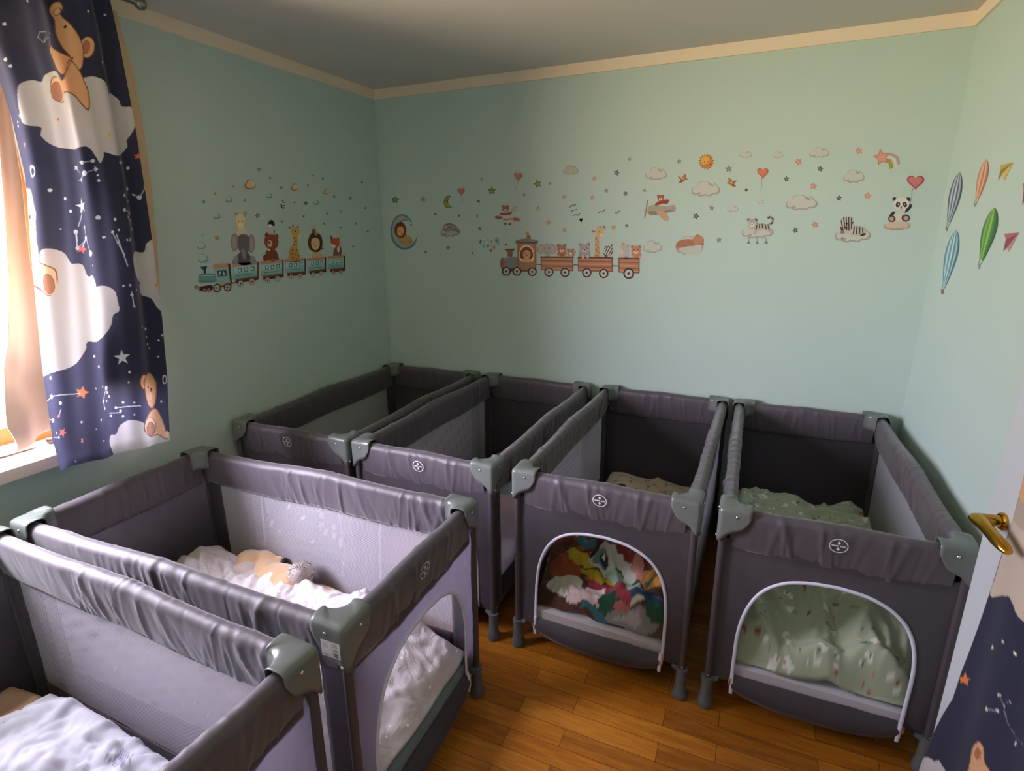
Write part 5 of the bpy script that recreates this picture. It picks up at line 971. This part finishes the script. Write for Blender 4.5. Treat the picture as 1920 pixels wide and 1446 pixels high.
blanket('cot_quilt', 2, M['bright_cloth'], 'cream patterned quilt at the far end of the multicoloured blanket cot', 'quilt', -.265, .262, .22, .57, lambda x, y: .272-.03*max(0, x+.1)+.010*fbm(x, y, 7, 3, 61)+.018*ridge(x, y, 7, 63), 120, prt=crumbs)
M['teal_cloth'] = m_fabric('teal_cotton', '#2f8a92', .75, .3, 700, .4, (14, 14, 14), .006, .2, .08)
blanket('folded_sheet', 2, M['teal_cloth'], 'teal folded sheet between cream quilt and multicoloured blanket', 'sheet', -.258, .268, .165, .30, lambda x, y: .270+.02*max(0, x)+.010*ridge(x, y, 9, 71), 80, thick=.01)
# green blanket cot
def woodland(UV, Vv):
    rr = random.Random(8); col = np.tile(np.array([*lin('#a2ad96'), 1], np.float32), (len(UV), 1)); x, y = UV[:, 0], UV[:, 1]
    for _ in range(430):
        a, b, s, th = rr.uniform(-.29, .29), rr.uniform(-.60, .80), rr.uniform(.005, .0115), rr.uniform(0, PI); dx = (x-a)*math.cos(th)+(y-b)*math.sin(th); dy = -(x-a)*math.sin(th)+(y-b)*math.cos(th)
        k = rr.random()
        if k < .36:
            m = (dx/s)**2+(dy/(s*1.25))**2 < 1; col[m, :3] = lin('#d9dcd2')
            for q in (-1, 1): m = (dx-q*s*.5)**2+(dy-s*1.2)**2 < (s*.38)**2; col[m, :3] = lin('#d9dcd2')
            for q in (-1, 1): m = (dx-q*s*.36)**2+(dy-s*.2)**2 < (s*.15)**2; col[m, :3] = lin('#3c3a36')
        elif k < .72:
            m = (dx/(s*1.3))**2+(dy/(s*.42))**2 < 1; col[m, :3] = lin(rr.choice(['#5f7d5c', '#3f6a62', '#a0604a', '#8a4f3c', '#6f8f72', '#b5806a']))
        else:
            m = dx**2+dy**2 < (s*.42)**2; col[m, :3] = lin(rr.choice(['#a0604a', '#d0b8a2', '#55705a', '#7d5044']))
    return col
M['green_cloth'] = m_vcol('sage_printed_cotton', .75, .25, 0, .2, .25)
def hD(x, y):
    b = .20+.135*(1/(1+math.exp(-(y+.50)/.04)))+.045*math.exp(-((y+.1)/.3)**2)-.05*max(0, (y-.1))
    b += .045*math.exp(-((x+.12)/.12)**2-((y+.42)/.12)**2)+.03*math.exp(-((x-.16)/.07)**2-((y+.45)/.1)**2)-.05*math.exp(-((x-.07)/.035)**2-((y+.47)/.12)**2)-.06*max(0, x-.2)
    b += .035*math.exp(-((y+.555)/.03)**2)*(.6+.5*math.sin(x*17))
    return b+.022*fbm(x, y, 4.5, 3, 81)+.042*ridge(x, y, 5.5, 84)+.024*ridge(x*.7+y*.7, .7*y-.7*x, 10, 88)+.010*ridge(x, y, 22, 98)
blanket('duvet', 3, M['green_cloth'], 'sage green duvet with small animal print filling the arched door by the white door', 'duvet', -.277, .277, -.588, .43, hD, 220, prt=woodland, edge=.035)
def giraffe_print(UV, Vv):
    col = np.tile(np.array([*lin('#d8c8a2'), 1], np.float32), (len(UV), 1)); rr = random.Random(3)
    for _ in range(26):
        x, y, r = rr.uniform(-.29, -.15), rr.uniform(.32, .58), rr.uniform(.008, .02); m = ((UV[:, 0]-x)/1.2)**2+(UV[:, 1]-y)**2 < r*r; col[m, :3] = lin('#6e3620')
    return col
blanket('giraffe_cushion', 3, M['green_cloth'], 'cream cushion with brown giraffe patches left of the green duvet', 'cushion', -.284, -.175, .30, .56, lambda x, y: .335-.22*max(0, x+.27)+.008*fbm(x, y, 12, 2, 9), 60, prt=giraffe_print, edge=.05)
# teal bundle in the second cot, star blanket in the corner cot
blanket('fleece_blanket', 1, M['teal_cloth'], 'dark teal blanket bundled at the back of its cot', 'blanket', -.20, .26, .05, .48, lambda x, y: .27+.085*math.exp(-((x+.08)/.12)**2-((y-.33)/.14)**2)+.02*ridge(x, y, 6, 91)+.015*fbm(x, y, 6, 2, 4), 90)
M['pinkish_cloth'] = m_fabric('dusty_pink_cotton', '#b99a9c', .8, .3, 700, .4, (12, 12, 12), .006, .2, .08)
blanket('duvet', 1, M['pinkish_cloth'], 'dusty pink duvet seen through the netting near the teal blanket', 'duvet', -.268, .268, -.586, .02, lambda x, y: .30+.05*math.exp(-((y+.4)/.12)**2)+.03*ridge(x, y, 6, 95)+.02*fbm(x, y, 5, 2, 6), 100)
def white_stars(UV, Vv):
    rr = random.Random(9); P = UV; sh = []
    for k in range(64):
        x, y, r, ro = rr.uniform(-.27, .27), rr.uniform(-.6, .6), rr.uniform(.016, .026), rr.uniform(0, 70)
        sh.append(('#e4e4ea', outline(('s', None, x, y, r, ro, .45))))
    return paint(P.copy(), '#7f8290', sh)
M['grey_print'] = m_vcol('grey_star_cotton', .75, .25, 0, .2, .25)
blanket('duvet', 0, M['grey_print'], 'grey duvet with white stars inside the back corner cot', 'duvet', -.272, .272, -.588, .30, lambda x, y: .20+.17*(1/(1+math.exp(-(y+.53)/.03)))+.02*ridge(x, y, 5, 97)+.02*fbm(x, y, 4, 2, 8), 170, prt=white_stars, edge=.03)
# ------------------------------------------------------------------ plush toys
def m_fur(name, hexc, s=420):
    t = NT(name); c = lin(hexc); b = t.bsdf(None, .95, .1); b.inputs['Sheen Weight'].default_value = .8; b.inputs['Sheen Roughness'].default_value = .5
    n = t.noise(t.coord(), s, 3, .7); t.l(t.mix(n, [v*.8 for v in c], [min(1, v*1.15) for v in c]), b.inputs['Base Color']); t.l(t.bump(n, .7, .003), b.inputs['Normal']); return t.m
M['plush'] = m_fur('cream_plush', '#c9a27c'); M['plush_pale'] = m_fur('pale_fluffy_plush', '#b3a6a2', 260); M['nose'] = m_plain('black_stitching', '#1c181a', .6); M['plush_tan'] = m_fur('tan_plush', '#d2ab86')
def body(name, balls, mat, parent, vox=.006):
    mb = MB()
    for c, r, e in balls: mb.ball(c, r, 18, 12, Matrix.Rotation(e[2], 3, 'Z') @ Matrix.Rotation(e[1], 3, 'Y') @ Matrix.Rotation(e[0], 3, 'X') if e else None)
    o = make(name, mb.v, mb.f, mat, parent, True)
    r = o.modifiers.new('one_skin', 'REMESH'); r.mode = 'VOXEL'; r.voxel_size = vox; r.use_smooth_shade = True
    s = o.modifiers.new('soft', 'SMOOTH'); s.iterations = 5; s.factor = .5
    return o
c_, s_ = math.cos(COTS[4][2]), math.sin(COTS[4][2])
dog = empty('plush_dog', (COTS[4][0]+c_*-.028-s_*-.045, COTS[4][1]+s_*-.028+c_*-.045, .022), COTS[4][2]); tag(dog, 'beige plush dog lying on its belly on the ivory dotted duvet', 'plush toy')
H = .285
body('body', [((.262, .225, H+.010), (.062, .125, .048), (0, 0, .12)), ((.268, .305, H+.014), (.052, .06, .045), None), ((.250, .165, H+.008), (.066, .06, .048), None),
    ((.175, .105, H-.012), (.030, .075, .028), (0, 0, -.75)), ((.150, .062, H-.014), (.034, .036, .030), None), ((.285, .065, H-.020), (.027, .085, .024), (0, 0, .10)), ((.289, -.005, H-.022), (.023, .030, .020), None),
    ((.278, .400, H+.022), (.056, .060, .050), None), ((.306, .335, H+.040), (.030, .055, .028), (.15, 0, 0)), ((.313, .285, H+.034), (.024, .028, .022), None)], M['plush'], dog)
body('ear', [((.228, .365, H+.020), (.030, .060, .040), (0, .3, .45)), ((.222, .328, H+.004), (.030, .044, .036), (0, .3, .3))], M['plush_pale'], dog)
tl = body('tail', [((.265, .135, H+.050), (.040, .042, .042), None), ((.272, .112, H+.054), (.034, .034, .034), None), ((.250, .120, H+.058), (.030, .030, .030), None), ((.283, .133, H+.060), (.026, .026, .026), None), ((.262, .105, H+.038), (.030, .030, .030), None)], M['plush_pale'], dog, .005)
rr = random.Random(2); tf = MB()
for _ in range(420):
    d = Vector((rr.gauss(0, 1), rr.gauss(0, 1), rr.gauss(.3, 1))).normalized(); p = Vector((.266, .122, H+.050))+Vector((d.x*.040, d.y*.040, d.z*.038)); q = p+d*.012+Vector((rr.uniform(-.004, .004), rr.uniform(-.004, .004), .002))
    tf.tube([p, (p+q)/2+Vector((.001, .001, 0)), q], [.0016, .0012, .0003], 4)
tf.build('tuft', M['plush_pale'], tl)
MB().ball((.316, .258, H+.042), (.017, .011, .010)).build('nose', M['nose'], dog)
tgb = MB().box((-.013, -.0012, -.013), (.013, .0012, .013), 0, .0004)
tg = tgb.build('tag', m_plain('white_ribbon_tag', '#e6e4e8', .6), dog, smooth=False); tg.location = (.196, .135, H+.016); tg.rotation_euler = (-.75, .2, .9)
MB().box((-.0055, -.0017, -.0055), (.0055, -.0012, .0055)).build('tag_print', m_plain('navy_print', '#3a3c5c', .6), tg, smooth=False).rotation_euler = (0, PI/4, 0)
rab = empty('plush_rabbit', cots[3].location, COTS[3][2]); tag(rab, 'tan plush toy slumped in the far right corner behind the green duvet', 'plush toy')
body('body', [((.205, .46, .262), (.066, .058, .060), None), ((.198, .46, .322), (.042, .038, .030), (0, 0, .2)), ((.275, .44, .240), (.030, .05, .042), None), ((.235, .41, .235), (.05, .04, .03), None)], M['plush_tan'], rab)
MB().tube([(.155, .425, .303), (.18, .418, .296), (.215, .418, .297), (.238, .43, .303)], .0022, 6).build('mouth_seam', M['nose'], rab)
lump = empty('plush_bear', cots[4].location, COTS[4][2]); tag(lump, 'brownish grey plush mound half hidden left of the ivory duvet', 'plush toy')
body('body', [((.17, .575-.03, .25), (.06, .04, .06), None), ((.10, .55, .235), (.05, .04, .05), None)], m_fur('brown_grey_plush', '#a08c7a'), lump)
# ------------------------------------------------------------------ the open door at the right
HGX, HGY, LDX, LDY = 2.800, -2.330, 2.686, -1.500
dv = np.array([HGX-LDX, HGY-LDY]); DL = float(np.linalg.norm(dv)); dv /= DL        # from the free edge towards the hinge
dn = np.array([dv[1], -dv[0]]); dn = dn if dn[0] < 0 else -dn                      # out of the face that looks into the room
drz = math.atan2(dv[1], dv[0])                                                     # local x runs from the free edge to the hinge
sgn = 1 if np.allclose([-math.sin(drz), math.cos(drz)], dn, atol=.01) else -1      # local y sign that points out of the face
M['door'] = m_plain('white_door_lacquer', '#bcc2c8', .35, .5)
M['brass'] = m_plain('polished_brass', '#c69a3c', .16, .5, Metallic=1.0)
M['doorframe'] = m_plain('white_frame_lacquer', '#d8dade', .4)
dr = empty('door_1', (LDX, LDY, 0), drz); dr['kind'] = 'structure'; dr['label'] = 'white door standing open beside the green blanket cot'
T = .040
def yb(a, b): return (min(a*sgn, b*sgn), max(a*sgn, b*sgn))
def dbox(mb, x0, x1, ya, yb_, z0, z1, bev=0.0): lo, hi = min(ya*sgn, yb_*sgn), max(ya*sgn, yb_*sgn); return mb.box((x0, lo, z0), (x1, hi, z1), 0, bev)
lf = dbox(MB(), 0, DL, -T, 0, .008, 2.0, .0025).build('door_leaf', M['door'], dr, smooth=False)
hd = MB().lathe([(.019, 0), (.019, .005*sgn), (.016, .008*sgn)], (.060, 0, .990), 24, 'y').lathe([(.0125, 0), (.0125, .046*sgn), (.010, .052*sgn)], (.060, 0, .990), 18, 'y').build('handle_rose', M['brass'], dr)
lv = []
for t in np.linspace(0, 1, 16):
    lv.append((.052+.125*t, (.046+.006*math.sin(PI*t*.9)-.004*t)*sgn, .990+.004*math.sin(PI*t)-.010*t*t))
MB().tube(lv, [.013, .0165, .0170, .0165, .0158, .0150, .0145, .0140, .0138, .0138, .0140, .0142, .0140, .0132, .0118, .008], 14, flat=.72).build('handle_lever', M['brass'], dr)
for zz in (.25, 1.75): MB().tube([(DL+.006, -T*.3*sgn, zz), (DL+.006, -T*.3*sgn, zz+.09)], .008, 12).build('hinge', M['brass'], dr)
fr = MB()
for y0_, y1_ in ((DOOR_Y1-.005, DOOR_Y1+.065), (DOOR_Y0-.065, DOOR_Y0+.005)): fr.box((ROOM_W-.018, y0_, 0), (ROOM_W+.15, y1_, DOOR_Z+.065))
fr.box((ROOM_W-.018, DOOR_Y0+.005, DOOR_Z-.005), (ROOM_W+.15, DOOR_Y1-.005, DOOR_Z+.065))
struct('trim_1', fr, M['doorframe'], 'white frame around the doorway in the right wall')
# printed curtain hanging over the door: cloth coordinates are (distance from the free edge, height)
nn = np.array([dn[0], dn[1], 0.0]); d0 = float(nn[:2] @ np.array([LDX, LDY]))
def on_door(px, py):
    p = on_plane(px, py, nn, d0+.012); return (float((p[:2]-np.array([LDX, LDY])) @ dv), float(p[2]))
LD = [on_door(*q) for q in ((1924, 870), (1917, 903), (1897, 976), (1884, 1009), (1849, 1111), (1817, 1205), (1798, 1260), (1784, 1310), (1770, 1338), (1751, 1381), (1729, 1440))]
tab = sorted((z, s) for s, z in LD)
DP = flat_shapes([('b', '#c9b9aa', [380, 597, 440, 606, 500, 615, 530, 690, 562, 730, 700, 800, 800, 500, 800, -60, 560, -60, 520, 100, 490, 270, 430, 460]), ('b', '#b5a597', [515, 165, 560, 110, 640, 90, 640, 300, 562, 290, 510, 240]), ('e', TED, 566, 95, 28, 70), ('e', TED, 640, 40, 60, 90),
    ('s', OR, 262, 1005, 30, 10, .45), ('b', INK, [308, 1400, 315, 1340, 345, 1304, 372, 1330, 374, 1400, 400, 1480, 300, 1480]), ('b', TED, [312, 1400, 319, 1342, 345, 1309, 368, 1332, 370, 1400, 395, 1480, 305, 1480]), ('e', TEDD, 344, 1362, 15, 30), ('c', CLD, 115, 1450, 130, 150),
    *[('e', '#e0dcc8', x, y, r, r*1.25) for x, y, r in ((405, 853, 8), (463, 827, 7), (513, 882, 7), (440, 1083, 7), (478, 1112, 5), (385, 1150, 7), (430, 1158, 6), (500, 1310, 7), (558, 1085, 6), (562, 900, 6), (456, 1130, 4))],
    ('l', '#8d92a8', 4, [385, 1150, 430, 1158]), ('l', '#6a6f88', 4, [455, 1150, 470, 1220, 500, 1280, 560, 1340]), ('l', '#6a6f88', 4, [440, 1083, 456, 1130, 478, 1112])], 'DF', on_door)
nu, nv = 170, 420; zt, zb = 1.62, .22; V, C2 = [], []
for j in range(nv):
    z = zt+(zb-zt)*j/(nv-1); s0 = float(np.interp(z, [q[0] for q in tab], [q[1] for q in tab]))
    if z > tab[-1][0]: s0 = tab[-1][1]+.01*(z-tab[-1][0])
    if z < tab[0][0]: s0 = tab[0][1]
    for i in range(nu):
        s = s0+(DL-.10-s0)*i/(nu-1); b = .010+.004*math.sin(s*38+z*1.5)+.003*math.sin(z*7)
        if abs(z-.990) < .09: b += 0
        V.append((s, b*sgn, z)); C2.append((s, z))
dc = make('door_curtain', V, grid_faces(nv, nu), M['star_cloth'], None, True, loc=(LDX, LDY, 0), rot=(0, 0, drz))
set_print(dc, paint(np.array(C2), NAVY, DP)); dc.modifiers.new('thickness', 'SOLIDIFY').thickness = .0012
tag(dc, 'navy teddy print cloth hanging over the white door', 'curtain')
# ------------------------------------------------------------------ paper labels stuck on two corner caps
def cap_label(i, c, e1, e2, nrm, w, h, name, label, code):
    "flat paper label on cot i: centre c, axes e1 (width), e2 (height) in the cot's coordinates"
    sh = [('p', '#d9d6d6', [0, 0, 100, 0, 100, 100, 0, 100])]; r = random.Random(7)
    if code:
        for k in range(4): sh.append(('p', '#a9a6aa', [8, 14+k*9, 30+r.random()*18, 14+k*9, 30+r.random()*18, 18+k*9, 8, 18+k*9]))
        sh.append(('l', '#8a878a', 1.5, [58, 4, 58, 96])); x = 66
        for k in range(4): sh.append(('p', '#8a8688', [8+k*11, 84, 15+k*11, 84, 15+k*11, 90, 8+k*11, 90]))
        for k in range(3): sh.append(('p', '#8d8a6c', [64, 10+8*k, 88, 10+8*k, 88, 14+8*k, 64, 14+8*k]))
        for ys, ye in ((42, 54), (62, 90)):
            x = 66
            while x < 90: w_ = r.choice((1, 1.6, 2.6)); sh.append(('p', '#2c2a28', [x, ys, x+w_, ys, x+w_, ye, x, ye])); x += w_+r.choice((1, 1.5))
    else:
        for k in range(3): sh.append(('p', '#8f8a94', [30, 20+k*10, 70, 20+k*10, 70, 24+k*10, 30, 24+k*10]))
        sh.append(('p', '#4a4650', [35, 60, 65, 60, 65, 82, 35, 82]))
    c, e1, e2, nrm = (np.array(q, float) for q in (c, e1, e2, nrm))
    REG['TAG'] = (0, 0, 1.0)
    me, _ = printed(name, sh, 'TAG', lambda x, y: c+e1*(x/100-.5)*w+e2*(.5-y/100)*h, nrm, base=.0003, step=.00006, mat='label')
    o = link(bpy.data.objects.new(name, me)); o.location = cots[i].location; o.rotation_euler = cots[i].rotation_euler
    tag(o, label, 'label'); return o
cap_label(4, (-(HX+.0027), -HY+.040, .700), (0, -1, 0), (0, 0, 1), (-1, 0, 0), .052, .042, 'paper_label', 'white barcode label on the corner cap of the plush dog cot', True)
cap_label(3, (-(HX+.0027), -HY+.016, .722), (0, -1, 0), (0, 0, 1), (-1, 0, 0), .018, .042, 'paper_label', 'small white label on the left front cap of the green duvet cot', False)
